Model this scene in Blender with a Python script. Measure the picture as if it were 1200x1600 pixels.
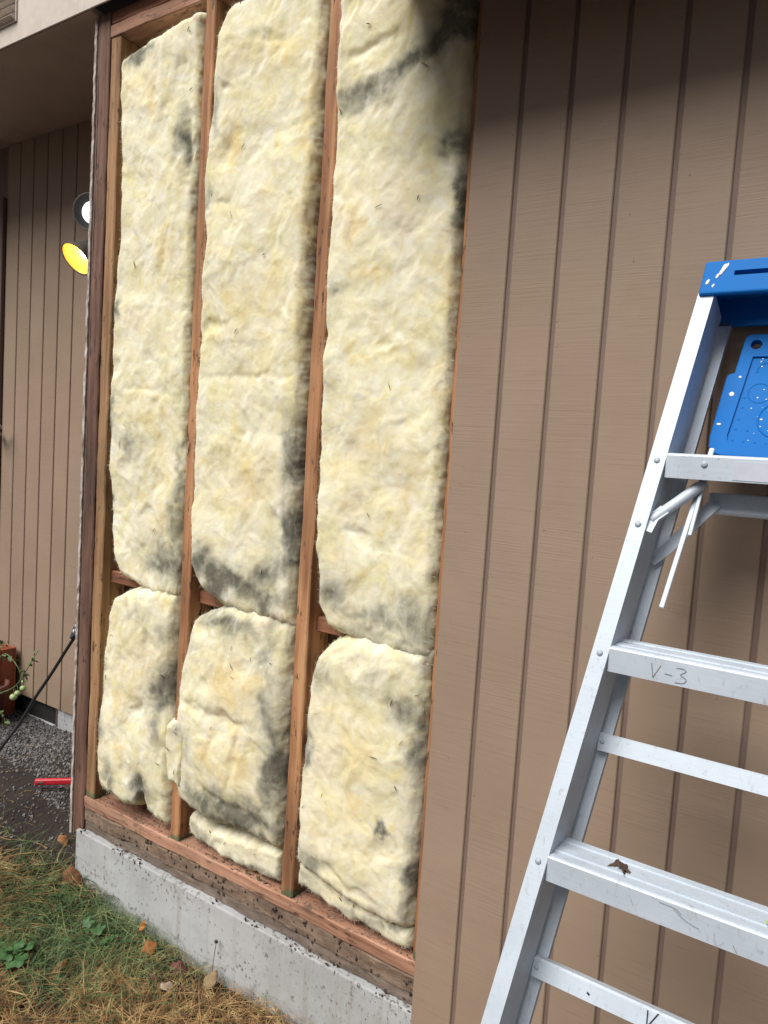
import bpy, bmesh, math, random
import numpy as np
from mathutils import Vector, Matrix

for o in list(bpy.data.objects): bpy.data.objects.remove(o)
scene = bpy.context.scene
COL = scene.collection
R = math.radians
random.seed(7); RNG = np.random.default_rng(7)

# ------------------------------------------------------------------ camera
cam_d = bpy.data.cameras.new('camera'); cam = bpy.data.objects.new('camera', cam_d); COL.objects.link(cam)
cr_, cu_, cf_ = (0.831366, 0.552032, 0.063965), (-0.095877, 0.029104, 0.994968), (-0.547392, 0.833315, -0.077123)
cam.matrix_world = Matrix(((cr_[0], cu_[0], -cf_[0], 0.6498), (cr_[1], cu_[1], -cf_[1], -1.4041),
                           (cr_[2], cu_[2], -cf_[2], 1.1397), (0, 0, 0, 1)))
cam_d.sensor_fit = 'VERTICAL'; cam_d.sensor_height = 36.0; cam_d.lens = 25.943
cam_d.clip_start = 0.02; cam_d.clip_end = 600
scene.camera = cam

# ------------------------------------------------------------------ sky, sun, exposure
SUN_EL, SUN_AZ = R(51), R(-14)           # azimuth measured from -Y (out of the wall) towards -X when negative
w = bpy.data.worlds.new('World'); scene.world = w; w.use_nodes = True
nt = w.node_tree; bg = nt.nodes['Background']
sky = nt.nodes.new('ShaderNodeTexSky'); sky.sky_type = 'NISHITA'; sky.sun_disc = False
sdir = Vector((math.sin(SUN_AZ) * math.cos(SUN_EL), -math.cos(SUN_AZ) * math.cos(SUN_EL), math.sin(SUN_EL)))
sky.sun_elevation = SUN_EL; sky.sun_rotation = math.atan2(sdir.x, sdir.y)
sky.air_density = 1.0; sky.dust_density = 4.0; sky.ozone_density = 1.0
nt.links.new(sky.outputs[0], bg.inputs[0]); bg.inputs[1].default_value = 0.05
sl = bpy.data.lights.new('sun', 'SUN'); sl.energy = 5.0; sl.angle = R(38); sl.color = (1.0, 0.985, 0.955)
sun = bpy.data.objects.new('sun', sl); COL.objects.link(sun)
sun.rotation_euler = sdir.to_track_quat('Z', 'Y').to_euler(); sun.location = (0, -4, 6)
vs = scene.view_settings
vs.view_transform = 'Standard'; vs.look = 'None'; vs.gamma = 1.0; vs.use_curve_mapping = False
vs.exposure = -0.18
scene.cycles.max_bounces = 6; scene.cycles.diffuse_bounces = 3; scene.cycles.glossy_bounces = 3

# ------------------------------------------------------------------ helpers
def tag(o, label=None, cat=None, group=None, kind=None):
    if label: o['label'] = label
    if cat: o['category'] = cat
    if group: o['group'] = group
    if kind: o['kind'] = kind
    return o

def thing(name, loc, label, cat, group=None):
    e = bpy.data.objects.new(name, None); COL.objects.link(e); e.location = loc
    e.empty_display_size = 0.05
    return tag(e, label, cat, group)

def wloc(o):
    v = Vector(o.location)
    while o.parent is not None:
        o = o.parent; v += Vector(o.location)
    return v

def link(name, me, mat=None, parent=None, loc=(0, 0, 0)):
    """mesh given round loc (world); parents here are only translated, never turned"""
    o = bpy.data.objects.new(name, me); COL.objects.link(o)
    if mat is not None and not me.materials: me.materials.append(mat)
    if parent is not None:
        o.parent = parent; o.location = Vector(loc) - wloc(parent)
    else: o.location = loc
    return o

def pymesh(name, v, f, smooth=False):
    me = bpy.data.meshes.new(name); me.from_pydata([tuple(p) for p in v], [], [tuple(q) for q in f]); me.update()
    if smooth: me.polygons.foreach_set('use_smooth', [True] * len(me.polygons))
    return me

def bm_mesh(name, bm, smooth=False):
    me = bpy.data.meshes.new(name); bm.normal_update(); bm.to_mesh(me); bm.free()
    if smooth: me.polygons.foreach_set('use_smooth', [True] * len(me.polygons))
    return me

def box_bm(lo, hi, bevel=0.0, seg=1, bm=None):
    b = bmesh.new()
    m = Matrix.Translation([(a + c) / 2 for a, c in zip(lo, hi)]) @ Matrix.Diagonal([c - a for a, c in zip(lo, hi)] + [1])
    bmesh.ops.create_cube(b, size=1, matrix=m)
    if bevel: bmesh.ops.bevel(b, geom=list(b.edges), offset=bevel, segments=seg, affect='EDGES', profile=0.6)
    if bm is None: return b
    t = bpy.data.meshes.new('t'); b.to_mesh(t); b.free(); bm.from_mesh(t); bpy.data.meshes.remove(t)
    return bm

def box(name, lo, hi, mat, parent=None, bevel=0.0015, seg=1):
    c = [(a + b) / 2 for a, b in zip(lo, hi)]
    l2 = [a - k for a, k in zip(lo, c)]; h2 = [a - k for a, k in zip(hi, c)]
    return link(name, bm_mesh(name, box_bm(l2, h2, bevel, seg)), mat, parent, c)

def tube(pts, rad, n=8, cap=True):
    """tube of varying radius through points -> (verts, faces)"""
    pts = [Vector(p) for p in pts]
    rads = rad if isinstance(rad, (list, tuple)) else [rad] * len(pts)
    V, F = [], []
    t0 = (pts[1] - pts[0]).normalized()
    a = t0.orthogonal().normalized()
    for i, p in enumerate(pts):
        t = (pts[min(i + 1, len(pts) - 1)] - pts[max(i - 1, 0)]).normalized()
        a = (a - t * a.dot(t)).normalized(); b = t.cross(a)
        for k in range(n):
            q = 2 * math.pi * k / n
            V.append(p + (a * math.cos(q) + b * math.sin(q)) * rads[i])
    for i in range(len(pts) - 1):
        for k in range(n):
            k2 = (k + 1) % n
            F.append((i * n + k, i * n + k2, (i + 1) * n + k2, (i + 1) * n + k))
    if cap:
        F.append(tuple(range(n - 1, -1, -1))); F.append(tuple(range((len(pts) - 1) * n, len(pts) * n)))
    return V, F

def spline(pts, n=40):
    pts = [Vector(p) for p in pts]; out = []
    P = [pts[0] * 2 - pts[1]] + pts + [pts[-1] * 2 - pts[-2]]
    m = len(pts) - 1
    for i in range(m):
        k = max(2, n // m)
        for j in range(k + (1 if i == m - 1 else 0)):
            t = j / k; p0, p1, p2, p3 = P[i:i + 4]
            out.append(0.5 * ((2 * p1) + (p2 - p0) * t + (2 * p0 - 5 * p1 + 4 * p2 - p3) * t * t + (3 * p1 - p0 - 3 * p2 + p3) * t ** 3))
    return out

# vectorised gradient noise
_perm = RNG.permutation(256); _perm = np.concatenate([_perm, _perm, _perm])
_g = RNG.normal(size=(256, 3)); _g /= np.linalg.norm(_g, axis=1)[:, None]
def pn(x, y, z=0.0):
    x, y, z = np.broadcast_arrays(np.asarray(x, float), np.asarray(y, float), np.asarray(z, float))
    xi, yi, zi = np.floor(x).astype(int), np.floor(y).astype(int), np.floor(z).astype(int)
    fx, fy, fz = x - xi, y - yi, z - zi
    s = lambda t: t * t * t * (t * (t * 6 - 15) + 10)
    u, v, w_ = s(fx), s(fy), s(fz); r = 0
    for dx in (0, 1):
        for dy in (0, 1):
            for dz in (0, 1):
                h = _perm[_perm[_perm[(xi + dx) & 255] + ((yi + dy) & 255)] + ((zi + dz) & 255)]
                g = _g[h]
                d = g[..., 0] * (fx - dx) + g[..., 1] * (fy - dy) + g[..., 2] * (fz - dz)
                r = r + d * (u if dx else 1 - u) * (v if dy else 1 - v) * (w_ if dz else 1 - w_)
    return r * 1.5
def fbm(x, y, z=0.0, o=4, gain=0.5):
    r = 0; a = 1; f = 1
    for i in range(o):
        r = r + a * pn(x * f, y * f, z * f + 13.7 * i); a *= gain; f *= 2.03
    return r
def sstep(a, b, x):
    t = np.clip((x - a) / (b - a), 0, 1); return t * t * (3 - 2 * t)

# ------------------------------------------------------------------ materials
class N:
    """small node-tree writer"""
    def __init__(s, name):
        s.m = bpy.data.materials.new(name); s.m.use_nodes = True; s.t = s.m.node_tree
        s.b = s.t.nodes['Principled BSDF']; s.out = s.t.nodes['Material Output']
        s.co = s.new('ShaderNodeTexCoord').outputs['Object']
    def new(s, t): return s.t.nodes.new(t)
    def set(s, sock, v):
        if hasattr(v, 'is_linked') or isinstance(v, bpy.types.NodeSocket): s.t.links.new(v, sock)
        else: sock.default_value = v
    def map(s, scale=(1, 1, 1), loc=(0, 0, 0), rot=(0, 0, 0), rand=False, co=None):
        m = s.new('ShaderNodeMapping'); m.inputs['Scale'].default_value = scale; m.inputs['Rotation'].default_value = rot
        m.inputs['Location'].default_value = loc
        src = co or s.co
        if rand:
            oi = s.new('ShaderNodeObjectInfo'); ml = s.new('ShaderNodeVectorMath'); ml.operation = 'MULTIPLY_ADD'
            cb = s.new('ShaderNodeCombineXYZ')
            for i in range(3): s.t.links.new(oi.outputs['Random'], cb.inputs[i])
            s.t.links.new(cb.outputs[0], ml.inputs[0]); ml.inputs[1].default_value = (37, 53, 71); s.t.links.new(src, ml.inputs[2])
            src = ml.outputs[0]
        s.t.links.new(src, m.inputs['Vector']); return m.outputs[0]
    def noise(s, vec, scale=5, detail=4, rough=0.55, dist=0.0):
        n = s.new('ShaderNodeTexNoise'); s.t.links.new(vec, n.inputs['Vector'])
        n.inputs['Scale'].default_value = scale; n.inputs['Detail'].default_value = detail
        n.inputs['Roughness'].default_value = rough; n.inputs['Distortion'].default_value = dist
        return n.outputs['Fac']
    def voro(s, vec, scale=5, feature='F1', out='Distance'):
        n = s.new('ShaderNodeTexVoronoi'); n.feature = feature; s.t.links.new(vec, n.inputs['Vector']); n.inputs['Scale'].default_value = scale
        return n.outputs[out]
    def ramp(s, fac, stops, interp='LINEAR'):
        r = s.new('ShaderNodeValToRGB'); r.color_ramp.interpolation = interp; s.t.links.new(fac, r.inputs[0])
        e = r.color_ramp.elements
        while len(e) < len(stops): e.new(0.5)
        for q, (p, c) in zip(e, stops):
            q.position = p; q.color = (c, c, c, 1) if not hasattr(c, '__len__') else (*c, 1)
        return r.outputs[0]
    def mix(s, fac, a, b, mode='MIX'):
        m = s.new('ShaderNodeMix'); m.data_type = 'RGBA'; m.blend_type = mode
        s.set(m.inputs['Factor'], fac)
        for k, v in ((6, a), (7, b)):
            if isinstance(v, (tuple, list)): m.inputs[k].default_value = (*v, 1)
            else: s.t.links.new(v, m.inputs[k])
        return m.outputs[2]
    def math(s, op, a, b=0.0, clamp=False):
        m = s.new('ShaderNodeMath'); m.operation = op; m.use_clamp = clamp
        s.set(m.inputs[0], a); s.set(m.inputs[1], b); return m.outputs[0]
    def sep(s, vec=None):
        q = s.new('ShaderNodeSeparateXYZ'); s.t.links.new(vec or s.co, q.inputs[0]); return q.outputs
    def attr(s, name):
        a = s.new('ShaderNodeAttribute'); a.attribute_name = name; return a
    def bump(s, h, strength=0.4, dist=0.002, nrm=None):
        b = s.new('ShaderNodeBump'); b.inputs['Strength'].default_value = strength; b.inputs['Distance'].default_value = dist
        s.t.links.new(h, b.inputs['Height'])
        if nrm is not None: s.t.links.new(nrm, b.inputs['Normal'])
        return b.outputs[0]
    def done(s, col=None, rough=0.8, nrm=None, **kw):
        if col is not None:
            if isinstance(col, (tuple, list)): s.b.inputs['Base Color'].default_value = (*col, 1)
            else: s.t.links.new(col, s.b.inputs['Base Color'])
        s.set(s.b.inputs['Roughness'], rough)
        if nrm is not None: s.t.links.new(nrm, s.b.inputs['Normal'])
        for k, v in kw.items(): s.set(s.b.inputs[k.replace('_', ' ')], v)
        return s.m

def mat_wood(name, base, dark, light, knots=0.5, stain=0.3, green=False, axis='z'):
    n = N(name)
    sc = {'z': (60, 60, 2.2), 'x': (2.2, 60, 60)}[axis]
    g = n.noise(n.map(sc, rand=True), 1.0, 6, 0.6, 0.6)
    col = n.ramp(g, [(0.30, dark), (0.47, base), (0.66, light)])
    big = n.noise(n.map((6, 6, 2.5) if axis == 'z' else (2.5, 6, 6), rand=True), 1.0, 3)
    col = n.mix(n.ramp(big, [(0.42, 0.0), (0.66, stain)]), col, tuple(c * 0.35 for c in dark))
    fl = n.noise(n.map((70, 70, 16) if axis == 'z' else (16, 70, 70), (3, 5, 7), rand=True), 1.0, 3, 0.7)
    col = n.mix(n.ramp(fl, [(0.60, 0.0), (0.67, knots)]), col, (0.03, 0.017, 0.012))
    if axis == 'x':
        pt_ = n.noise(n.map((15, 30, 38), (2, 9, 4)), 1, 4, 0.7, 0.6)
        col = n.mix(n.ramp(pt_, [(0.55, 0.0), (0.66, 0.7)]), col, (0.11, 0.065, 0.042))
    if green:
        z = n.sep()[2]; wob = n.noise(n.map((40, 40, 40)), 1, 2)
        z2 = n.math('ADD', z, n.math('MULTIPLY', wob, 0.05))
        col = n.mix(n.ramp(n.math('MULTIPLY', z2, 10), [(0.36, 0.7), (0.50, 0.0)]), col, (0.04, 0.12, 0.06))
    return n.done(col, 0.8, n.bump(n.math('ADD', g, n.math('MULTIPLY', fl, 0.6)), 0.6, 0.0015))

M_stud = mat_wood('stud_wood', (0.42, 0.195, 0.088), (0.23, 0.10, 0.047), (0.53, 0.29, 0.145), 0.85, 0.55, green=True)
M_stud_pale = mat_wood('pale_stud_wood', (0.34, 0.185, 0.085), (0.18, 0.09, 0.045), (0.44, 0.265, 0.135), 0.9, 0.5, green=True)
M_stud_dark = mat_wood('dark_corner_wood', (0.15, 0.075, 0.05), (0.07, 0.035, 0.025), (0.24, 0.13, 0.09), 0.8, 0.6)
M_plate = mat_wood('plate_wood', (0.42, 0.215, 0.135), (0.24, 0.11, 0.065), (0.52, 0.31, 0.21), 0.85, 0.6, axis='x')
M_block = mat_wood('blocking_wood', (0.26, 0.105, 0.05), (0.14, 0.05, 0.028), (0.34, 0.15, 0.08), 0.7, 0.4, axis='x')
M_sheath = mat_wood('back_panel_wood', (0.15, 0.075, 0.045), (0.08, 0.035, 0.022), (0.2, 0.11, 0.07), 0.4, 0.5)

def mat_siding():
    n = N('brown_painted_siding')
    v = n.map((1, 1, 1), rand=True)
    saw = n.noise(n.map((7, 7, 330), rand=True), 1.0, 2, 0.6, 0.3)
    band = n.noise(n.map((3, 3, 10), (2, 2, 2), rand=True), 1.0, 3)
    saw2 = n.math('MULTIPLY', saw, n.ramp(band, [(0.35, 0.25), (0.65, 1.0)]))
    grain = n.noise(n.map((70, 70, 5), rand=True), 1.0, 4, 0.6)
    tone = n.noise(v, 3.0, 4, 0.6)
    col = n.ramp(tone, [(0.3, (0.287, 0.207, 0.148)), (0.7, (0.332, 0.241, 0.176))])
    col = n.mix(n.ramp(saw, [(0.28, 0.25), (0.42, 0.0)]), col, (0.19, 0.135, 0.097))
    spk = n.noise(n.map((90, 90, 60), (1, 8, 4), rand=True), 1, 2)
    col = n.mix(n.ramp(spk, [(0.74, 0.0), (0.78, 0.5)]), col, (0.08, 0.05, 0.035))
    h = n.math('ADD', saw2, n.math('MULTIPLY', grain, 0.25))
    return n.done(col, 0.62, n.bump(h, 0.38, 0.0015), Specular_IOR_Level=0.3)
M_siding = mat_siding()
def mat_groove():
    n = N('dark_brown_groove'); t = n.noise(n.map((20, 20, 6)), 1, 3)
    return n.done(n.ramp(t, [(0.3, (0.16, 0.106, 0.084)), (0.7, (0.20, 0.137, 0.110))]), 0.7)  # backing is a darker brown than the boards on it
M_groove = mat_groove()
def mat_chip():
    n = N('chipped_white_edge'); t = n.noise(n.map((90, 90, 22)), 1, 4, 0.7)
    return n.done(n.ramp(t, [(0.40, (0.24, 0.17, 0.13)), (0.52, (0.45, 0.38, 0.34)), (0.72, (0.66, 0.62, 0.59))]), 0.8, n.bump(t, 0.6, 0.002))
M_chip = mat_chip()
def mat_plain(name, col, var=0.12, rough=0.7, scale=12, bump=0.15, **kw):
    n = N(name); t = n.noise(n.map((scale,) * 3, rand=True), 1, 5, 0.6)
    a = tuple(c * (1 - var) for c in col); b = tuple(min(1, c * (1 + var)) for c in col)
    return n.done(n.ramp(t, [(0.3, a), (0.7, b)]), rough, n.bump(t, bump, 0.002), **kw)
M_fascia = mat_plain('cream_fascia_paint', (0.62, 0.54, 0.47), 0.08, 0.75, 30, 0.3)
M_ceiling = mat_plain('tan_ceiling_paint', (0.46, 0.36, 0.29), 0.08, 0.8, 9, 0.2)
M_doorwhite = mat_plain('pale_door_paint', (0.62, 0.64, 0.70), 0.05, 0.5)
M_doortrim = mat_plain('dark_brown_trim_paint', (0.12, 0.075, 0.06), 0.1, 0.6)
M_black = mat_plain('black_rubber', (0.018, 0.018, 0.022), 0.2, 0.45)
M_blackhole = mat_plain('crawl_opening_shade', (0.012, 0.011, 0.011), 0.4, 0.9, 60)
M_red = mat_plain('red_plastic', (0.52, 0.022, 0.035), 0.15, 0.4, 40)
M_steel = mat_plain('dull_steel', (0.35, 0.35, 0.36), 0.15, 0.4, 30, Metallic=0.9)
M_bronze = mat_plain('bronze_lamp_metal', (0.13, 0.115, 0.10), 0.1, 0.45, 30)

def mat_concrete():
    n = N('pale_foundation_paint')
    t = n.noise(n.map((4, 4, 4)), 1, 6, 0.65)
    col = n.ramp(t, [(0.3, (0.36, 0.385, 0.405)), (0.5, (0.48, 0.51, 0.535)), (0.7, (0.57, 0.60, 0.625))])
    drip = n.noise(n.map((34, 34, 1.6)), 1, 4, 0.6)
    col = n.mix(n.ramp(drip, [(0.52, 0.0), (0.70, 0.55)]), col, (0.27, 0.24, 0.20))
    spk = n.noise(n.map((85, 85, 55)), 1, 4, 0.7)
    z = n.sep()[2]
    edge = n.math('ADD', n.math('MULTIPLY', z, 10.0), n.math('ADD', 1.55, n.math('MULTIPLY', n.noise(n.map((5, 5, 5), (2, 7, 1)), 1, 4, 0.6), 0.5)))
    col = n.mix(n.ramp(edge, [(0.34, 0.0), (0.46, 0.5)]), col, (0.36, 0.345, 0.32))
    zz = n.math('ADD', n.math('MULTIPLY', z, 9.0), 2.0, clamp=True)   # splashed dirt in a ragged band under the sill
    clus = n.noise(n.map((7, 7, 9), (8, 1, 5)), 1, 3)
    thr = n.math('ADD', spk, n.math('ADD', n.math('MULTIPLY', zz, 0.12), n.math('MULTIPLY', n.math('SUBTRACT', clus, 0.5), 0.30)))
    col = n.mix(n.ramp(thr, [(0.69, 0.0), (0.77, 0.8)]), col, (0.085, 0.065, 0.05))
    low = n.noise(n.map((9, 9, 14), (4, 4, 4)), 1, 4)
    col = n.mix(n.ramp(low, [(0.50, 0.0), (0.70, 0.45)]), col, (0.30, 0.30, 0.29))
    return n.done(col, 0.85, n.bump(n.math('ADD', t, n.math('MULTIPLY', spk, 0.3)), 0.5, 0.004))
M_concrete = mat_concrete()
def mat_rim(name, a, b, c):
    n = N(name); t = n.noise(n.map((9, 30, 40)), 1, 5, 0.7, 0.8)
    col = n.ramp(t, [(0.28, a), (0.5, b), (0.72, c)])
    s = n.noise(n.map((60, 60, 45), (3, 3, 3)), 1, 4, 0.7)
    col = n.mix(n.ramp(s, [(0.58, 0.0), (0.70, 0.7)]), col, (0.06, 0.042, 0.03))
    return n.done(col, 0.9, n.bump(n.math('ADD', t, s), 0.9, 0.003))
M_rim = mat_rim('weathered_rim_wood', (0.10, 0.065, 0.045), (0.20, 0.135, 0.095), (0.31, 0.225, 0.165))
M_sill = mat_rim('grey_sill_wood', (0.10, 0.075, 0.058), (0.18, 0.135, 0.105), (0.29, 0.24, 0.20))
M_dirt = mat_rim('clinging_dirt', (0.025, 0.018, 0.013), (0.05, 0.035, 0.025), (0.11, 0.075, 0.05))

def mat_batt():
    n = N('fibreglass_wool')
    a = n.noise(n.map((12, 12, 9)), 1, 4, 0.6, 0.8)
    b = n.noise(n.map((26, 26, 19), (5, 1, 3)), 1, 4, 0.6, 0.9)
    c = n.noise(n.map((7, 7, 5), (9, 2, 8)), 1, 3, 0.6, 0.5)
    f = n.noise(n.map((190, 190, 190), (1, 2, 3), (0, 0.5, 0)), 1, 3, 0.7, 2.2)
    col = n.ramp(a, [(0.30, (0.75, 0.68, 0.40)), (0.46, (0.785, 0.73, 0.50)), (0.60, (0.81, 0.765, 0.59)), (0.8, (0.795, 0.70, 0.475))])
    col = n.mix(n.ramp(b, [(0.54, 0.0), (0.74, 0.8)]), col, (0.76, 0.625, 0.29))
    col = n.mix(n.ramp(b, [(0.28, 0.6), (0.45, 0.0)]), col, (0.85, 0.835, 0.75))
    col = n.mix(n.ramp(c, [(0.52, 0.0), (0.72, 0.4)]), col, (0.81, 0.675, 0.485))
    wm = n.attr('warm').outputs['Fac']
    col = n.mix(n.math('MULTIPLY', wm, n.ramp(b, [(0.3, 0.35), (0.6, 1.0)]), clamp=True), col, (0.75, 0.585, 0.28))
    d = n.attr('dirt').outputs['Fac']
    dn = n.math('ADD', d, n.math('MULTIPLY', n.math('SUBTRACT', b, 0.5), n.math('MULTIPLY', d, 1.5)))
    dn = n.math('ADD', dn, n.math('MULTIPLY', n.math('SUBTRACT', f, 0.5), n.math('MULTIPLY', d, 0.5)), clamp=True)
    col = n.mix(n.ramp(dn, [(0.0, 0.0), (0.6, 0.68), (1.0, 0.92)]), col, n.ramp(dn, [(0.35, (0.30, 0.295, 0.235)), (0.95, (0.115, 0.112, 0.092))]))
    return n.done(col, 0.95, n.bump(f, 0.15, 0.002), Specular_IOR_Level=0.05, Subsurface_Weight=0.65,
                  Subsurface_Radius=(0.022, 0.016, 0.007), Subsurface_Scale=0.8)
M_batt = mat_batt()
def mat_fibre():
    n = N('fibreglass_strand'); d = n.attr('dirt').outputs['Fac']
    col = n.ramp(n.noise(n.map((20, 20, 20)), 1, 3), [(0.3, (0.80, 0.74, 0.50)), (0.7, (0.84, 0.81, 0.70))])
    return n.done(n.mix(n.math('MULTIPLY', d, 0.8, clamp=True), col, (0.17, 0.165, 0.13)), 0.9, Specular_IOR_Level=0.15)
M_fibre = mat_fibre()

def mat_alu(name='brushed_aluminium', base=0.61):
    n = N(name)
    g = n.noise(n.map((14, 200, 200), rand=True), 1, 3, 0.6)
    t = n.noise(n.map((9, 9, 9), rand=True), 1, 5, 0.65)
    sc = n.noise(n.map((60, 60, 25), (4, 4, 4), rand=True), 1, 3, 0.75, 2.0)
    col = n.ramp(t, [(0.3, (base * .82, base * .92, base * 1.02)), (0.7, (base * .97, base * 1.07, base * 1.19))])
    col = n.mix(n.ramp(sc, [(0.58, 0.0), (0.72, 0.55)]), col, (0.30, 0.30, 0.31))
    r = n.ramp(t, [(0.3, 0.5), (0.7, 0.62)])
    return n.done(col, r, n.bump(n.math('ADD', g, n.math('MULTIPLY', sc, 0.6)), 0.25, 0.0008), Metallic=0.22, Specular_IOR_Level=0.35)
M_alu = mat_alu()
M_rivet = mat_alu('rivet_aluminium', 0.45)
def mat_blue():
    n = N('scuffed_blue_plastic'); t = n.noise(n.map((9, 9, 9)), 1, 5, 0.6)
    s = n.noise(n.map((60, 40, 25), (0, 0, 0), (0.3, 0.8, 0)), 1, 4, 0.75, 1.5)
    col = n.ramp(t, [(0.3, (0.007, 0.135, 0.44)), (0.7, (0.010, 0.165, 0.52))])
    col = n.mix(n.ramp(s, [(0.68, 0.0), (0.78, 0.35)]), col, (0.25, 0.42, 0.62))
    return n.done(col, n.ramp(t, [(0.3, 0.5), (0.7, 0.62)]), n.bump(t, 0.2, 0.001), Specular_IOR_Level=0.12)
M_blue = mat_blue()
M_paint = mat_plain('dried_white_paint', (0.72, 0.74, 0.76), 0.05, 0.6, 60)
M_sticker = mat_plain('pale_sticker', (0.55, 0.57, 0.66), 0.06, 0.5, 40, 0.05)
M_pencil = mat_plain('pencil_marking', (0.22, 0.22, 0.24), 0.3, 0.6, 90, 0.0)
M_marker = mat_plain('black_marker', (0.02, 0.02, 0.03), 0.2, 0.6, 90, 0.0)

def mat_emit(name, col, strength, base=(0.8, 0.8, 0.8)):
    n = N(name); t = n.noise(n.map((30, 30, 30)), 1, 2)
    n.b.inputs['Emission Color'].default_value = (*col, 1); n.b.inputs['Emission Strength'].default_value = strength
    return n.done(n.ramp(t, [(0.3, base), (0.7, base)]), 0.4)
M_bulb = mat_emit('lit_white_lens', (1.0, 0.98, 0.95), 1.5)
M_bulb_warm = mat_emit('lit_warm_bulb', (1.0, 0.78, 0.40), 22.0)
M_reflector = mat_plain('bulb_glow_reflector', (0.88, 0.64, 0.20), 0.08, 0.35, 20, 0.05)  # yellow glow of the bulb put into the reflector colour
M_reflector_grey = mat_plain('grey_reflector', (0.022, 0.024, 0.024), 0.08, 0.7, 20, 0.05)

def mat_ground():
    n = N('garden_soil')
    t = n.noise(n.map((5, 5, 5)), 1, 6, 0.65); f = n.noise(n.map((55, 55, 55)), 1, 5, 0.7)
    col = n.ramp(t, [(0.3, (0.018, 0.014, 0.012)), (0.55, (0.034, 0.025, 0.020)), (0.75, (0.06, 0.043, 0.03))])
    col = n.mix(n.ramp(f, [(0.58, 0.0), (0.72, 0.45)]), col, (0.11, 0.075, 0.045))
    return n.done(col, 0.95, n.bump(n.math('ADD', t, f), 0.9, 0.01))
M_ground = mat_ground()
def mat_vary(name, stops, rough=0.8, scale=70, **kw):
    n = N(name); t = n.noise(n.map((scale,) * 3), 1, 2, 0.6)
    return n.done(n.ramp(t, stops), rough, **kw)
M_gravel = mat_vary('grey_gravel', [(0.3, (0.075, 0.072, 0.075)), (0.5, (0.14, 0.135, 0.135)), (0.7, (0.27, 0.25, 0.24))], 0.9, 60)
M_straw = mat_vary('dry_straw', [(0.26, (0.07, 0.04, 0.02)), (0.42, (0.20, 0.105, 0.04)), (0.56, (0.36, 0.22, 0.085)), (0.74, (0.54, 0.40, 0.20))], 0.8, 30)
M_grass = mat_vary('green_grass', [(0.28, (0.022, 0.042, 0.013)), (0.5, (0.06, 0.105, 0.033)), (0.66, (0.14, 0.19, 0.065)), (0.8, (0.25, 0.25, 0.11))], 0.7, 30)
M_stem = mat_vary('grass_stem', [(0.3, (0.06, 0.10, 0.03)), (0.5, (0.13, 0.19, 0.07)), (0.72, (0.28, 0.30, 0.13))], 0.7, 30)
M_weed = mat_vary('weed_leaf', [(0.3, (0.025, 0.075, 0.022)), (0.6, (0.05, 0.13, 0.035)), (0.8, (0.11, 0.19, 0.06))], 0.6, 40)
M_vine = mat_vary('tomato_leaf', [(0.3, (0.07, 0.11, 0.035)), (0.7, (0.16, 0.21, 0.085))], 0.7, 40)
M_tomato = mat_vary('green_tomato', [(0.3, (0.26, 0.36, 0.15)), (0.7, (0.38, 0.47, 0.23))], 0.3, 10)
M_terra = mat_plain('terracotta', (0.13, 0.045, 0.028), 0.25, 0.8, 20, 0.3)
M_orange = mat_plain('orange_planter_plastic', (0.27, 0.075, 0.035), 0.2, 0.6, 20)

# ================================================================== THE SETTING
G = 0.1016
def ground_h(x, y):
    d = -x + 0.5 * y
    return -0.325 + 0.205 * sstep(0.95, 2.2, d) + 0.012 * pn(x * 4, y * 4, 3.3) + 0.004 * pn(x * 17, y * 17, 8.1)
def gh(x, y): return float(ground_h(np.array([x]), np.array([y]))[0])
def ground():
    fine_x = np.arange(-3.6, 2.6, 0.03); fine_y = np.arange(-2.6, 0.62, 0.03)
    xs = np.concatenate([[-300, -100, -40, -18, -9, -6, -4.5], fine_x, [3.5, 5, 8, 16, 40, 120, 300]])
    ys = np.concatenate([[-300, -110, -40, -18, -9, -6, -4, -3.2], fine_y, [1.2, 3, 8, 20, 60, 200]])
    X, Y = np.meshgrid(xs, ys); Z = ground_h(X, Y)
    nx, ny = len(xs), len(ys)
    v = np.stack([X.ravel(), Y.ravel(), Z.ravel()], 1)
    i = (np.arange(ny - 1)[:, None] * nx + np.arange(nx - 1)[None]).ravel()
    f = np.stack([i, i + 1, i + nx + 1, i + nx], 1)
    o = link('ground', pymesh('ground', v.tolist(), f.tolist(), True), M_ground); tag(o, kind='structure')
ground()

# -------------------------------------------------------------- main wall with the opened bays
wall = thing('house_wall', (-0.1, 0, -0.32), 'brown grooved house wall with siding stripped off exposing studs and insulation', 'wall')
def timber(name, lo, hi, mat, parent, axis=2, amp=0.0012, seed=0.0, seg=0.03):
    """sawn timber: chamfered box cut along its length with slightly wandering faces"""
    b = box_bm(lo, hi, 0.003)
    L = hi[axis] - lo[axis]; k = max(2, int(L / seg))
    for j in range(1, k):
        p = [0, 0, 0]; p[axis] = lo[axis] + L * j / k; nrm = [0, 0, 0]; nrm[axis] = 1
        bmesh.ops.bisect_plane(b, geom=list(b.verts) + list(b.edges) + list(b.faces), plane_co=p, plane_no=nrm)
    co = np.array([v.co[:] for v in b.verts])
    a = co[:, axis]; o1, o2 = [q for q in range(3) if q != axis]
    d1 = pn(a * 7, co[:, o2] * 9 + seed, seed) * amp * 1.6 + pn(a * 45, co[:, o2] * 60 + seed, seed) * amp
    d2 = pn(a * 7 + 40, co[:, o1] * 9 + seed, seed) * amp * 1.6
    co[:, o1] += d1; co[:, o2] += d2
    for v, c in zip(b.verts, co): v.co = c
    return link(name, bm_mesh(name, b), mat, parent)

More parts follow.
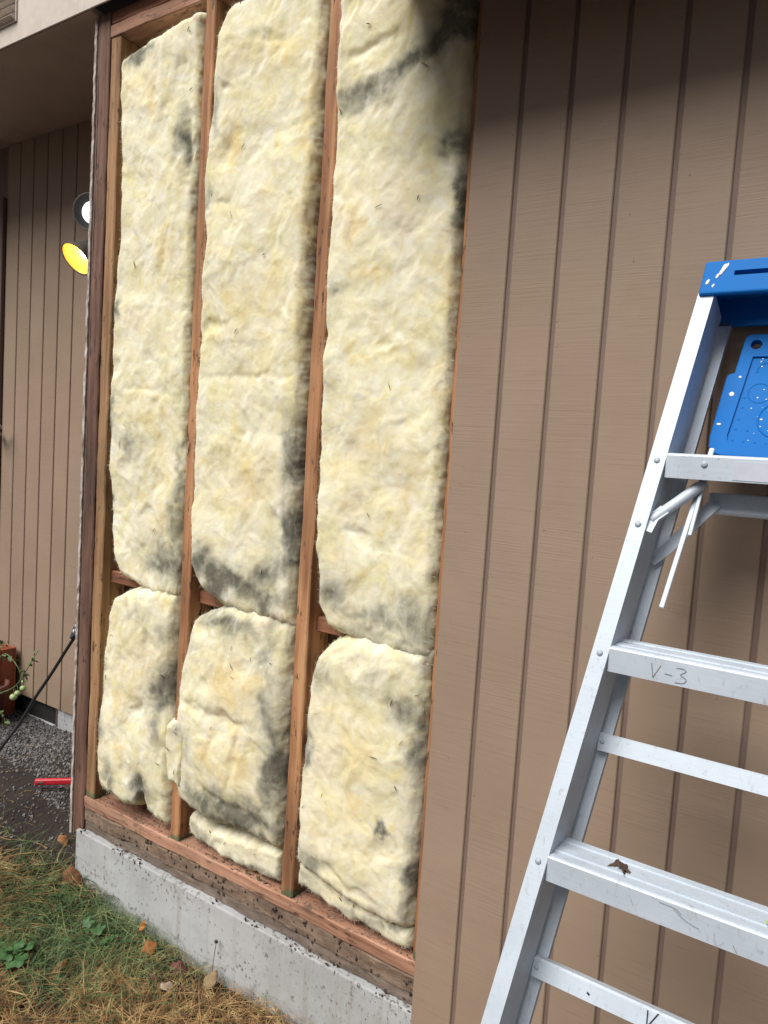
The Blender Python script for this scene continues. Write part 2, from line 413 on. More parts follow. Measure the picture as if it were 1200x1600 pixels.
timber('stud', (-1.3925, 0.0, -0.14), (-1.3425, 0.089, 2.385), M_stud_dark, wall, 2, 0.0022, 1.1)
timber('stud', (-1.338, 0.002, 0.001), (-1.295, 0.089, 2.306), M_stud_pale, wall, 2, 0.0014, 2.2)
timber('stud', (-0.9385, 0.0, 0.001), (-0.9005, 0.089, 2.306), M_stud, wall, 2, 0.0014, 3.3)
timber('stud', (-0.515, 0.0, 0.001), (-0.476, 0.089, 2.306), M_stud, wall, 2, 0.0014, 4.4)
timber('stud', (-0.119, 0.0, 0.001), (-0.081, 0.089, 2.306), M_stud, wall, 2, 0.0012, 5.5)
timber('bottom_plate', (-1.342, -0.002, -0.036), (-0.07, 0.089, 0.0), M_plate, wall, 0, 0.0022, 6.6)
timber('top_plate', (-1.342, 0.0, 2.307), (0.4, 0.089, 2.344), M_plate, wall, 0, 0.0012, 7.7)
timber('top_plate', (-1.341, 0.003, 2.345), (0.4, 0.089, 2.383), M_block, wall, 0, 0.0012, 8.8)
for a, b in ((-1.294, -0.940), (-0.899, -0.516), (-0.475, -0.120)):
    timber('blocking', (a, 0.034, 0.690), (b, 0.089, 0.728), M_block, wall, 0, 0.0012, a)
box('back_panel', (-1.39, 0.096, -0.05), (0.1, 0.108, 2.38), M_sheath, wall)
# rim: weathered wood in short lengths between the ghost lines of the old siding grooves
timber('rim_board', (-1.341, 0.001, -0.081), (-0.07, 0.06, -0.0375), M_rim, wall, 0, 0.0042, 1.3, 0.008)
timber('sill_strip', (-1.341, 0.006, -0.1125), (-0.07, 0.06, -0.0765), M_sill, wall, 0, 0.003, 4.9, 0.015)
box('foundation', (-1.362, -0.012, -0.9), (2.6, 0.2, -0.1135), M_concrete, wall, 0.004, 2)

def board_mesh(w_, h, t=0.0125):
    """one ridge of grooved siding, origin at its middle, front face towards -Y, softened groove lips"""
    x = w_ / 2; z = h / 2; b_ = 0.0018
    prof = [(-x - 0.0008, t), (-x, b_ ), (-x + b_, 0), (x - b_, 0), (x, b_), (x + 0.0008, t)]
    V = [(p[0], p[1], -z) for p in prof] + [(p[0], p[1], z) for p in prof]; n = len(prof)
    F = [(i, i + 1, n + i + 1, n + i) for i in range(n - 1)]
    F += [tuple(range(n - 1, -1, -1)), tuple(range(n, 2 * n)), (n - 1, 0, n, 2 * n - 1)]
    return pymesh('board', V, F)
Z0, Z1 = -0.19, 2.42
siding = box('siding', (-0.104, -0.0105, Z0), (2.6, -0.0012, Z1), M_groove, wall, 0)
bw = G - 0.0095
bm_std = board_mesh(bw, Z1 - Z0, 0.0046)
first = board_mesh(0.103 - 0.0055, Z1 - Z0, 0.0046)
link('board', first, M_siding, siding, ((-0.103 - 0.0055) / 2, -0.0152, (Z0 + Z1) / 2))
for k in range(25):
    link('board', bm_std, M_siding, siding, (G * (k + 0.5), -0.0152, (Z0 + Z1) / 2))

# return wall round the corner into the porch
ret = thing('porch_side_wall', (-1.41, 0.2, -0.2), 'short brown return wall at the corner with a chipped white edge', 'wall')
rs = box('siding', (-1.4025, 0.003, -0.145), (-1.3945, 0.43, 2.385), M_groove, ret, 0)
rb = pymesh('return_board', [(v.co.y, v.co.x, v.co.z) for v in board_mesh(bw, 2.53, 0.0065).vertices],
            [tuple(reversed(p.vertices)) for p in board_mesh(bw, 2.53, 0.0065).polygons])
for k in range(4): link('board', rb, M_siding, rs, (-1.4093, 0.012 + G * (k + 0.5), 1.12))
def chipped_edge():
    zs = np.arange(-0.143, 2.383, 0.006); V = []; F = []
    for z in zs:
        a = -1.4095 + 0.0006 * float(pn(z * 30, 1.5, 0)); b = -1.4005 + 0.0009 * float(pn(z * 9, 7.5, 0)) + 0.0006 * float(pn(z * 90, 3.5, 0))
        y = -0.004 + 0.002 * float(pn(z * 50, 9.5, 0))
        V += [(a, y, z), (b, y + 0.001, z), (b, 0.0025, z), (a, 0.0025, z)]
    for i in range(len(zs) - 1):
        for k in range(4): F.append((4 * i + k, 4 * i + (k + 1) % 4, 4 * i + 4 + (k + 1) % 4, 4 * i + 4 + k))
    F += [(3, 2, 1, 0), tuple(4 * (len(zs) - 1) + k for k in range(4))]
    return pymesh('chipped_edge', V, F)
link('chipped_edge', chipped_edge(), M_chip, ret)
box('foundation', (-1.37, 0.2005, -0.9), (-1.30, 0.44, -0.115), M_concrete, ret)

# porch wall, set back
YP = 0.43
pw = thing('porch_wall', (-2.6, YP, -0.2), 'recessed brown grooved porch wall behind the corner, in shade under the ceiling', 'wall')
PZ0, PZ1 = -0.031, 2.382
ps = box('siding', (-4.4, YP + 0.0065, PZ0), (-1.4, YP + 0.02, PZ1), M_groove, pw, 0)
pbm = board_mesh(G - 0.008, PZ1 - PZ0, 0.0065)
gx0 = -2.043 + 0.006
for k in range(-6, 18):
    xc = gx0 - G * (k + 0.5)
    if xc - G / 2 > -2.73 and xc < -1.41 : link('board', pbm, M_siding, ps, (xc, YP, (PZ0 + PZ1) / 2))
for k in range(9):
    xc = -3.62 - G * k
    link('board', pbm, M_siding, ps, (xc, YP, (PZ0 + PZ1) / 2))
box('foundation', (-4.4, YP + 0.012, -0.9), (-2.523, YP + 0.2, -0.034), M_concrete, pw)
box('foundation', (-2.173, YP + 0.012, -0.9), (-1.372, YP + 0.2, -0.034), M_concrete, pw)
box('foundation', (-2.5225, YP + 0.012, -0.9), (-2.1735, YP + 0.2, -0.118), M_concrete, pw)
cv = box('crawl_vent', (-2.5115, YP + 0.020, -0.1165), (-2.1855, YP + 0.030, -0.036), M_blackhole, pw, 0)  # flat black sheet stands in for the shade inside the opening
for q in ((-2.5215, -2.512), (-2.185, -2.1745)):
    box('frame', (q[0], YP + 0.010, -0.117), (q[1], YP + 0.035, -0.0355), M_doortrim, cv)
tag(cv, 'black crawl space opening under the porch wall')

# porch ceiling, fascia, roof
pr_ = thing('porch_roof', (-2.6, 0.2, 2.37), 'porch ceiling with pale cream fascia board and small louvre at upper left', 'roof')
box('ceiling', (-4.4, -0.030, 2.3838), (-1.4, YP + 0.02, 2.40), M_ceiling, pr_, 0)
fas = box('fascia_board', (-4.4, -0.036, 2.3848), (-0.33, -0.031, 2.72), M_fascia, pr_, 0.002)
lv = box('louvre', (-2.06, -0.042, 2.446), (-1.772, -0.0365, 2.60), M_fascia, pr_, 0.001)
for k in range(6):
    zc = 2.452 + k * 0.0255
    V = [(-2.055, -0.0425, zc), (-1.778, -0.0425, zc), (-1.778, -0.057, zc + 0.006), (-2.055, -0.057, zc + 0.006),
         (-2.055, -0.0425, zc + 0.021), (-1.778, -0.0425, zc + 0.021)]
    link('slat', pymesh('slat', V, [(0, 3, 2, 1), (3, 4, 5, 2), (0, 1, 5, 4), (0, 4, 3), (1, 2, 5)]), M_fascia, lv)
box('roof_deck', (-4.6, -0.034, 2.722), (-0.33, 1.4, 2.78), M_doortrim, pr_)
ev = thing('roof_eave', (1.2, -0.3, 2.3), 'unseen roof eave above the brown siding on the right', 'roof')
def slope_board(name, x0, x1, ya, za, yb, zb, th, mat, parent):  # eave stays out of view; slope and low fascia shaped to shade the siding
    V = [(x, y, z + d) for x in (x0, x1) for (y, z) in ((ya, za), (yb, zb)) for d in (0, th)]
    F = [(0, 2, 6, 4), (1, 5, 7, 3), (0, 4, 5, 1), (2, 3, 7, 6), (0, 1, 3, 2), (4, 6, 7, 5)]
    return link(name, pymesh(name, V, F), mat, parent)
slope_board('soffit', -0.28, 2.8, -0.265, 2.09, -0.017, 2.215, 0.016, M_doortrim, ev)
box('fascia_board', (-0.30, -0.29, 2.012), (2.8, -0.266, 2.19), M_doortrim, ev)
slope_board('barge_board', -0.2995, -0.281, -0.2655, 2.05, -0.037, 2.20, 0.13, M_doortrim, ev)
slope_board('roof_deck', -0.32, 2.8, -0.30, 2.192, 1.4, 2.95, 0.03, M_doortrim, ev)

# door at the far left of the porch wall
dr = thing('porch_door', (-3.1, YP, -0.05), 'pale door with dark brown trim at the left edge of the porch wall', 'door')
box('door_trim', (-2.672, YP - 0.018, -0.02), (-2.645, YP - 0.0005, 2.16), M_doortrim, dr)
box('door_trim', (-3.60, YP - 0.018, -0.02), (-3.555, YP + 0.0055, 2.16), M_doortrim, dr)
box('door_trim', (-3.554, YP - 0.018, 2.118), (-2.673, YP + 0.0055, 2.16), M_doortrim, dr)
box('door_frame', (-2.74, YP - 0.012, -0.02), (-2.673, YP - 0.0005, 2.117), M_doorwhite, dr)
leaf = box('door_leaf', (-3.554, YP - 0.004, 0.0), (-2.741, YP + 0.0055, 2.117), M_doorwhite, dr)
for z0, z1 in ((0.2, 0.9), (1.05, 1.95)):
    for x0, x1 in ((-3.45, -3.18), (-3.09, -2.82)):
        box('door_panel', (x0, YP - 0.010, z0), (x1, YP - 0.0045, z1), M_doorwhite, leaf, 0.003)
hd = link('door_latch', pymesh('door_latch', *tube(spline([(-2.63, YP - 0.018, 1.12), (-2.615, YP - 0.05, 1.125), (-2.59, YP - 0.062, 1.135), (-2.565, YP - 0.062, 1.15), (-2.555, YP - 0.055, 1.16)], 16), [0.011] * 8 + [0.009] * 5 + [0.012] * 4, 10)[:2], True), M_steel, dr)

# ================================================================== INSULATION
def interp(poly, q): 
    p = sorted(poly); return np.interp(q, [a for a, b in p], [b for a, b in p])

def fibre_mesh(name, base, nrm, tang, length, width, lift, dirt, curl):
    n = len(base); seg = 3
    V = np.zeros((n, (seg + 1) * 2, 3))
    side = np.cross(tang, nrm); side /= np.linalg.norm(side, axis=1)[:, None] + 1e-9
    for k in range(seg + 1):
        t = k / seg
        c = base + tang * (length * t)[:, None] + nrm * (lift * math.sin(math.pi * min(1, t * 0.85)))[:, None] + side * (curl * t * t * length)[:, None]
        wd = width * (1 - 0.8 * t)
        V[:, 2 * k] = c - side * (wd / 2)[:, None]; V[:, 2 * k + 1] = c + side * (wd / 2)[:, None]
    b = (np.arange(n) * (seg + 1) * 2)[:, None]
    F = np.concatenate([b + np.array([2 * k, 2 * k + 1, 2 * k + 3, 2 * k + 2]) for k in range(seg)], 1).reshape(-1, 4)
    me = bpy.data.meshes.new(name); v = V.reshape(-1, 3)
    me.vertices.add(len(v)); me.vertices.foreach_set('co', v.ravel())
    me.loops.add(F.size); me.loops.foreach_set('vertex_index', F.ravel().astype(np.int32))
    me.polygons.add(len(F)); me.polygons.foreach_set('loop_start', np.arange(0, F.size, 4, dtype=np.int32)); me.polygons.foreach_set('loop_total', np.full(len(F), 4, np.int32))
    me.update(calc_edges=True)
    at = me.attributes.new('dirt', 'FLOAT', 'POINT'); at.data.foreach_set('value', np.repeat(dirt, (seg + 1) * 2))
    return me

def wool_disp(x, z, seed, k=1.0):
    wx = 0.020 * fbm(x * 9, z * 9, seed + 3, 3); wz = 0.020 * fbm(x * 9, z * 9, seed + 9, 3)
    X, Z = x + wx, z + wz
    big = 0.010 * fbm(X * 5, Z * 4, seed, 2)
    soft = lambda q: np.tanh(q * 2.2) / 2.2
    tuft = 0.0058 * soft(pn(X * 13, Z * 10, seed + 21)) + 0.0034 * soft(pn(X * 29, Z * 21, seed + 31)) + 0.0012 * pn(X * 60, Z * 46, seed + 35) + 0.0004 * pn(X * 120, Z * 95, seed + 37)
    pits = -0.007 * sstep(0.36, 0.8, pn(X * 12, Z * 10, seed + 41))
    wisp = 0.0004 * pn(X * 70 + Z * 60, Z * 220 - X * 120, seed + 51)
    ledge = 0.0
    return k * (big + tuft + pits + wisp) + ledge

def batt(name, label, L, Rr, top, bot, yf, r, depth, stains, seed, pillow=0.0, edge_dirt=0.25, nf=7000, parent=None, res=0.0029, folds=(), warm=()):
    """L, Rr: [(z, x)]; top, bot: [(x, z)]; stains: [(x, z, rx, rz, angle, strength)]"""
    zb = min(b for a, b in bot); zt = max(b for a, b in top)
    xl = min(b for a, b in L); xr = max(b for a, b in Rr)
    nx = int((xr - xl) / res); nz = int((zt - zb) / res)
    s = np.linspace(0, 1, nx); t = np.linspace(0, 1, nz)
    # pack rows and columns closer at the rounded rims
    S, T = np.meshgrid(s, t)
    xm = xl + (xr - xl) * S
    ZB, ZT = interp(bot, xm), interp(top, xm)
    ZB = ZB + 0.008 * fbm(xm * 25, 1.0, seed, 3); ZT = ZT + 0.008 * fbm(xm * 25, 5.0, seed, 3)
    Z = ZB + (ZT - ZB) * T
    XL, XR = interp(L, Z) - 0.010, interp(Rr, Z) + 0.004
    rag = lambda q: 0.0060 * fbm(Z * 11, q, seed, 2, 0.5) 
    XL = XL + rag(2.0); XR = XR + rag(8.0)
    X = XL + (XR - XL) * S
    dx = np.minimum(X - XL, XR - X); dz = np.minimum(Z - ZB, ZT - Z)
    qx, qz = np.clip(1 - dx / (r * 0.62), 0, 1), np.clip(1 - dz / (r * 0.8), 0, 1)
    q = np.clip((qx ** 4 + qz ** 4) ** (1 / 4), 0, 1)
    prof = 1 - np.sqrt(np.clip(1 - q ** 2.2, 0, 1))
    X = X + q * (0.0045 * pn(prof * 5 + X * 40, Z * 34, seed + 2.5) + 0.0022 * pn(prof * 11, Z * 85, seed + 6.5))
    W = np.maximum(XR - XL, 1e-3); H = np.maximum(ZT - ZB, 1e-3)
    puff = pillow * (1 - (2 * (X - XL) / W - 1) ** 2) * (1 - (2 * (Z - ZB) / H - 1) ** 4)
    disp = wool_disp(X, Z, seed)
    fw = 0.012 * fbm(X * 16, Z * 16, seed + 44, 3)
    for (x0, z0, x1, z1, wd, dp) in folds:                       # pulled-in creases
        ex, ez = x1 - x0, z1 - z0; tt = np.clip(((X + fw - x0) * ex + (Z + fw - z0) * ez) / (ex * ex + ez * ez), 0, 1)
        dd2 = np.hypot(X + fw - x0 - tt * ex, Z + fw - z0 - tt * ez)
        disp = disp - 0.42 * dp * np.exp(-(dd2 / wd) ** 2) * np.sin(np.pi * np.clip(0.12 + 0.76 * tt, 0, 1))
    Yy = yf + depth * prof - puff - disp * (1 - 0.8 * q ** 2)
    # stains: grey dust blown through the wool
    D = np.zeros_like(X)
    wx = X + 0.030 * fbm(X * 14, Z * 14, seed + 90, 4); wz = Z + 0.030 * fbm(X * 14, Z * 14, seed + 95, 4)
    for (cx, cz, rx, rz, an, st) in stains:
        c, s_ = math.cos(R(an)), math.sin(R(an)); a = (wx - cx) * c + (wz - cz) * s_; b = -(wx - cx) * s_ + (wz - cz) * c
        D = np.maximum(D, st * np.exp(-((a / rx) ** 2 + (b / rz) ** 2)))
    WM = np.zeros_like(X)
    for (cx, cz, rx, rz, an, st) in warm:
        c, s_ = math.cos(R(an)), math.sin(R(an)); a = (wx - cx) * c + (wz - cz) * s_; b = -(wx - cx) * s_ + (wz - cz) * c
        WM = np.maximum(WM, st * np.exp(-((a / rx) ** 2 + (b / rz) ** 2)))
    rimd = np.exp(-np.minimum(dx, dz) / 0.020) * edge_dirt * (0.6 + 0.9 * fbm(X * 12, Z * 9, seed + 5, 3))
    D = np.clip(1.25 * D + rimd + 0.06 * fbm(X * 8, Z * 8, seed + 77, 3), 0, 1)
    v = np.stack([X.ravel(), Yy.ravel(), Z.ravel()], 1)
    i = (np.arange(nz - 1)[:, None] * nx + np.arange(nx - 1)[None]).ravel()
    f = np.stack([i, i + 1, i + nx + 1, i + nx], 1).tolist()
    loop = list(range(nx)) + [k * nx + nx - 1 for k in range(1, nz)] + [(nz - 1) * nx + k for k in range(nx - 2, -1, -1)] + [k * nx for k in range(nz - 2, 0, -1)]
    nb = len(v); back = v[loop].copy(); back[:, 1] = max(0.088, yf + 0.05) if parent is None else yf + depth + 0.012
    m = len(loop)
    f += [(loop[k], nb + k, nb + (k + 1) % m, loop[(k + 1) % m]) for k in range(m)]
    f.append(tuple(nb + k for k in range(m)))
    v = np.concatenate([v, back]); dd = np.concatenate([D.ravel(), D.ravel()[loop]])
    me = pymesh(name, v.tolist(), f, True); at = me.attributes.new('dirt', 'FLOAT', 'POINT'); at.data.foreach_set('value', dd)
    at = me.attributes.new('warm', 'FLOAT', 'POINT'); at.data.foreach_set('value', np.concatenate([WM.ravel(), WM.ravel()[loop]]))
    cx, cz = (xl + xr) / 2, zb
    if parent is None:
        o = thing('insulation_batt', (cx, 0.04, cz), label, 'insulation', 'insulation batts between the studs'); link('wool', me, M_batt, o)
    else: o = link(name, me, M_batt, parent)
    # loose strands
    gy, gx = np.gradient(Yy, axis=0), np.gradient(Yy, axis=1)
    nrm = np.stack([gx / res, -np.ones_like(X), gy / res], -1); nrm /= np.linalg.norm(nrm, axis=-1)[..., None]
    rg = np.random.default_rng(int(seed * 10) + 5)
    pick = rg.integers(0, nx * nz, nf)
    base = v[:nx * nz][pick]; nr = nrm.reshape(-1, 3)[pick]
    ang = 2.4 * fbm(base[:, 0] * 6, base[:, 2] * 6, seed + 15, 2) + rg.normal(0, 0.7, nf) + 0.6
    tg = np.stack([np.cos(ang), rg.normal(-0.12, 0.12, nf), np.sin(ang)], 1); tg -= nr * (tg * nr).sum(1)[:, None] * 0.85
    tg /= np.linalg.norm(tg, axis=1)[:, None]
    fm = fibre_mesh('strands', base, nr, tg, rg.uniform(0.005, 0.016, nf), rg.uniform(0.0003, 0.0007, nf), rg.uniform(0.0003, 0.0022, nf), D.ravel()[pick], rg.normal(0, 0.5, nf))
    # frayed rim
    ne = nf // 3; e = rg.integers(0, m, ne); ins = np.array(loop)[e]
    row, cl = ins // nx, ins % nx
    row2 = np.clip(row + np.where(row < 3, 1, np.where(row > nz - 4, -1, 0)) * rg.integers(3, 11, ne), 0, nz - 1)
    cl2 = np.clip(cl + np.where(cl < 3, 1, np.where(cl > nx - 4, -1, 0)) * rg.integers(3, 11, ne), 0, nx - 1)
    k2 = row2 * nx + cl2; base = v[:nx * nz][k2]; nr = nrm.reshape(-1, 3)[k2]
    out = np.stack([np.where(cl < 3, -1, np.where(cl > nx - 4, 1, 0)) * 1.0, rg.normal(-0.35, 0.3, ne), np.where(row < 3, -1, np.where(row > nz - 4, 1, 0)) * 1.0], 1) + rg.normal(0, 0.45, (ne, 3))
    out /= np.linalg.norm(out, axis=1)[:, None]
    fe = fibre_mesh('rim_strands', base, nr, out, rg.uniform(0.003, 0.011, ne), rg.uniform(0.0003, 0.0008, ne), rg.uniform(0.0, 0.002, ne), np.clip(D.ravel()[k2] + 0.1, 0, 1), rg.normal(0, 0.8, ne))
    so = link('loose_strands', fm, M_fibre, o); tag(so, kind='stuff')
    so = link('frayed_rim', fe, M_fibre, o); tag(so, kind='stuff')
    # specks of chaff caught in the wool
    ns = 9 if H.mean() > 1 else 7
    V, F = [], []
    pk = rg.integers(0, nx * nz, ns)
    for p in v[:nx * nz][pk]:
        a = rg.uniform(0, 3.14); l = rg.uniform(0.003, 0.011); wv = rg.uniform(0.0006, 0.0014)
        d = Vector((math.cos(a), -0.1, math.sin(a))) * l; q = Vector(p) + Vector((0, -0.003, 0))
        tv, tf = tube([q - d, q + Vector((0, -0.001, 0.0004)), q + d], [wv * 0.4, wv, wv * 0.4], 4)
        F += [tuple(j + len(V) for j in ff) for ff in tf]; V += tv
    so = link('chaff', pymesh('chaff', V, F), M_dirt, o); tag(so, kind='stuff')
    return o

# upper three
cornerup = batt('wool', 'tall upper yellow insulation batt in the narrow bay beside the house corner',
     [(2.28, -1.272), (2.12, -1.272), (1.94, -1.258), (1.76, -1.254), (1.52, -1.268), (1.22, -1.266), (0.92, -1.250), (0.80, -1.225), (0.70, -1.17)],
     [(2.28, -0.941), (1.6, -0.942), (1.2, -0.937), (0.95, -0.941), (0.71, -0.942)],
     [(-1.28, 2.235), (-1.16, 2.262), (-1.05, 2.275), (-0.93, 2.290)], [(-1.28, 0.735), (-1.15, 0.700), (-1.03, 0.690), (-0.93, 0.694)],
     -0.012, 0.040, 0.05,
     [(-0.985, 1.95, 0.03, 0.09, 10, 0.75), (-0.962, 1.02, 0.014, 0.20, 0, 0.5), (-1.0, 0.80, 0.09, 0.045, -10, 0.75), (-0.955, 0.88, 0.03, 0.08, 0, 0.6),
      (-1.17, 1.13, 0.05, 0.05, 30, 0.5), (-1.26, 1.21, 0.02, 0.05, 0, 0.8), (-1.25, 0.95, 0.02, 0.03, 0, 0.8), (-1.20, 2.22, 0.09, 0.025, 12, 0.7), (-1.255, 1.52, 0.015, 0.03, 0, 0.7)],
     11.3, nf=4500, folds=[(-0.975, 2.02, -0.965, 1.86, 0.014, 0.022), (-1.10, 2.20, -1.13, 2.02, 0.016, 0.010), (-1.06, 1.62, -1.03, 1.72, 0.014, 0.012), (-1.2, 1.29, -1.0, 1.27, 0.012, 0.007)], warm=[(-1.12, 2.08, 0.02, 0.07, 20, 0.8), (-1.05, 1.66, 0.02, 0.06, -20, 0.7), (-1.08, 1.2, 0.08, 0.05, 0, 0.4), (-1.02, 0.95, 0.06, 0.08, 0, 0.45)])
batt('wool', 'tall upper yellow insulation batt in the middle bay between the two inner studs',
     [(2.28, -0.815), (2.19, -0.868), (2.09, -0.884), (1.96, -0.896), (1.80, -0.904), (1.68, -0.88), (1.58, -0.891), (1.26, -0.890), (1.12, -0.896), (0.95, -0.894), (0.81, -0.878), (0.735, -0.825)],
     [(2.28, -0.520), (2.0, -0.522), (1.75, -0.528), (1.4, -0.531), (1.1, -0.528), (0.83, -0.520), (0.72, -0.517)],
     [(-0.9, 2.262), (-0.8, 2.280), (-0.52, 2.288)], [(-0.9, 0.735), (-0.82, 0.705), (-0.7, 0.696), (-0.52, 0.694)],
     -0.018, 0.045, 0.055,
     [(-0.545, 1.12, 0.024, 0.09, 0, 0.7), (-0.545, 0.92, 0.032, 0.11, 0, 0.8), (-0.60, 0.83, 0.07, 0.05, 20, 0.75), (-0.74, 0.785, 0.16, 0.042, -8, 0.95), (-0.84, 0.83, 0.04, 0.05, 0, 0.8),
      (-0.62, 0.755, 0.1, 0.03, 0, 0.7), (-0.87, 2.0, 0.02, 0.05, 0, 0.5), (-0.885, 1.78, 0.02, 0.03, 0, 0.5)],
     23.7, nf=5000, folds=[(-0.80, 1.93, -0.83, 1.87, 0.018, 0.018), (-0.86, 1.32, -0.56, 1.315, 0.010, 0.008), (-0.85, 1.77, -0.80, 1.75, 0.012, 0.010), (-0.75, 2.15, -0.6, 2.13, 0.014, 0.008)], warm=[(-0.80, 1.91, 0.03, 0.05, 0, 1.0), (-0.65, 2.1, 0.08, 0.05, 0, 0.5), (-0.72, 1.05, 0.08, 0.1, 0, 0.5), (-0.545, 1.8, 0.015, 0.3, 0, 0.7), (-0.7, 1.5, 0.1, 0.1, 0, 0.35)])
batt('wool', 'tall upper yellow insulation batt beside the brown siding with a dark smear near its top',
     [(2.28, -0.474), (2.02, -0.472), (1.77, -0.469), (1.52, -0.467), (1.22, -0.465), (1.05, -0.460), (0.9, -0.453), (0.77, -0.434), (0.71, -0.398)],
     [(2.28, -0.121), (0.7, -0.121)],
     [(-0.48, 2.285), (-0.1, 2.285)], [(-0.48, 0.715), (-0.39, 0.696), (-0.25, 0.688), (-0.1, 0.690)],
     -0.016, 0.042, 0.05,
     [(-0.18, 2.025, 0.10, 0.045, 22, 1.0), (-0.27, 1.985, 0.09, 0.032, 25, 0.9), (-0.385, 1.945, 0.06, 0.03, 15, 0.75), (-0.13, 2.1, 0.035, 0.10, 0, 0.9), (-0.155, 1.80, 0.035, 0.03, -40, 0.7),
      (-0.122, 1.69, 0.020, 0.085, 0, 1.0), (-0.40, 0.80, 0.05, 0.06, 0, 0.55), (-0.28, 0.765, 0.12, 0.03, 0, 0.5), (-0.17, 0.775, 0.06, 0.05, 0, 0.6), (-0.445, 1.52, 0.02, 0.02, 0, 0.6), (-0.24, 0.725, 0.16, 0.02, 0, 0.45)],
     37.1, nf=5000, folds=[(-0.47, 2.03, -0.30, 2.06, 0.014, 0.014), (-0.41, 1.60, -0.38, 1.70, 0.012, 0.008), (-0.14, 1.3, -0.13, 0.8, 0.010, 0.008)], warm=[(-0.40, 1.65, 0.02, 0.04, -20, 0.9), (-0.36, 1.55, 0.04, 0.015, 0, 0.8), (-0.3, 1.15, 0.06, 0.04, 0, 0.45), (-0.2, 1.08, 0.04, 0.08, 0, 0.6), (-0.135, 1.4, 0.012, 0.3, 0, 0.6), (-0.25, 2.12, 0.12, 0.05, 0, 0.4)])
# lower three
batt('wool', 'short lower yellow insulation batt at the bottom of the bay by the corner',
     [(0.70, -1.15), (0.66, -1.21), (0.61, -1.232), (0.53, -1.248), (0.41, -1.262), (0.26, -1.272), (0.12, -1.268), (0.04, -1.25)],
     [(0.71, -0.941), (0.46, -0.942), (0.16, -0.942), (0.04, -0.944)],
     [(-1.28, 0.695), (-1.15, 0.722), (-0.93, 0.730)], [(-1.28, 0.045), (-1.13, 0.035), (-1.09, 0.045), (-1.05, 0.085), (-1.02, 0.035), (-0.93, 0.022)],
     -0.012, 0.050, 0.055,
     [(-0.975, 0.44, 0.045, 0.09, -20, 0.9), (-0.985, 0.32, 0.03, 0.06, 0, 0.6), (-1.05, 0.125, 0.05, 0.05, 30, 0.85), (-1.255, 0.26, 0.03, 0.05, 0, 0.7), (-1.2, 0.11, 0.035, 0.04, 0, 0.6), (-0.96, 0.60, 0.03, 0.04, 0, 0.4), (-1.1, 0.64, 0.12, 0.025, 0, 0.35), (-1.25, 0.41, 0.012, 0.05, 0, 0.7)],
     41.9, pillow=0.02, nf=2400, folds=[(-0.97, 0.48, -1.0, 0.36, 0.018, 0.016), (-1.05, 0.16, -1.04, 0.06, 0.014, 0.018)], warm=[(-1.12, 0.45, 0.08, 0.1, 0, 0.5), (-1.15, 0.2, 0.06, 0.05, 0, 0.45), (-1.2, 0.6, 0.03, 0.05, 0, 0.4)])
midlow = batt('wool', 'short lower yellow insulation batt in the middle bay, torn and grey round its edges',
     [(0.71, -0.81), (0.65, -0.874), (0.56, -0.895), (0.45, -0.914), (0.32, -0.920), (0.19, -0.916), (0.11, -0.885)],
     [(0.71, -0.518), (0.59, -0.519), (0.34, -0.522), (0.12, -0.522)],
     [(-0.92, 0.68), (-0.8, 0.728), (-0.52, 0.734)], [(-0.92, 0.125), (-0.8, 0.100), (-0.68, 0.115), (-0.52, 0.105)],
     -0.016, 0.055, 0.055,
     [(-0.74, 0.675, 0.16, 0.030, -5, 0.6), (-0.57, 0.62, 0.03, 0.10, 0, 0.45), (-0.565, 0.47, 0.035, 0.10, 0, 0.65), (-0.548, 0.34, 0.038, 0.14, 0, 0.85), (-0.66, 0.175, 0.14, 0.042, 0, 1.0),
      (-0.80, 0.16, 0.08, 0.035, -20, 0.8), (-0.87, 0.28, 0.03, 0.05, 0, 0.4), (-0.88, 0.60, 0.03, 0.05, 0, 0.35)],
     53.3, pillow=0.022, nf=2400, edge_dirt=0.45, folds=[(-0.90, 0.425, -0.62, 0.41, 0.016, 0.016), (-0.665, 0.40, -0.69, 0.24, 0.012, 0.014), (-0.74, 0.39, -0.78, 0.28, 0.012, 0.010), (-0.72, 0.62, -0.73, 0.55, 0.012, 0.010), (-0.60, 0.63, -0.585, 0.40, 0.014, 0.012), (-0.84, 0.2, -0.56, 0.165, 0.016, 0.016)], warm=[(-0.70, 0.50, 0.09, 0.09, 0, 0.75), (-0.675, 0.32, 0.025, 0.08, 12, 1.0), (-0.78, 0.33, 0.05, 0.05, 0, 0.8), (-0.72, 0.25, 0.08, 0.06, 0, 0.5)])
batt('folded_flap', '', [(0.13, -0.865), (0.06, -0.87), (0.0, -0.85)], [(0.13, -0.525), (0.0, -0.530)],
     [(-0.9, 0.098), (-0.78, 0.080), (-0.66, 0.098), (-0.52, 0.105)], [(-0.9, 0.030), (-0.75, 0.008), (-0.52, 0.010)], 0.006, 0.028, 0.036,
     [(-0.83, 0.06, 0.05, 0.03, -20, 0.45), (-0.6, 0.03, 0.1, 0.016, 0, 0.6), (-0.7, 0.105, 0.1, 0.012, 0, 0.6)], 61.7, nf=800, parent=midlow, edge_dirt=0.3)
batt('torn_tuft', '', [(0.36, -0.930), (0.27, -0.937), (0.18, -0.925)], [(0.36, -0.890), (0.27, -0.872), (0.18, -0.880)],
     [(-0.94, 0.352), (-0.87, 0.365)], [(-0.94, 0.190), (-0.87, 0.175)], -0.026, 0.020, 0.024, [(-0.915, 0.34, 0.02, 0.02, 0, 0.4)], 57.7, nf=500, parent=midlow, edge_dirt=0.15)
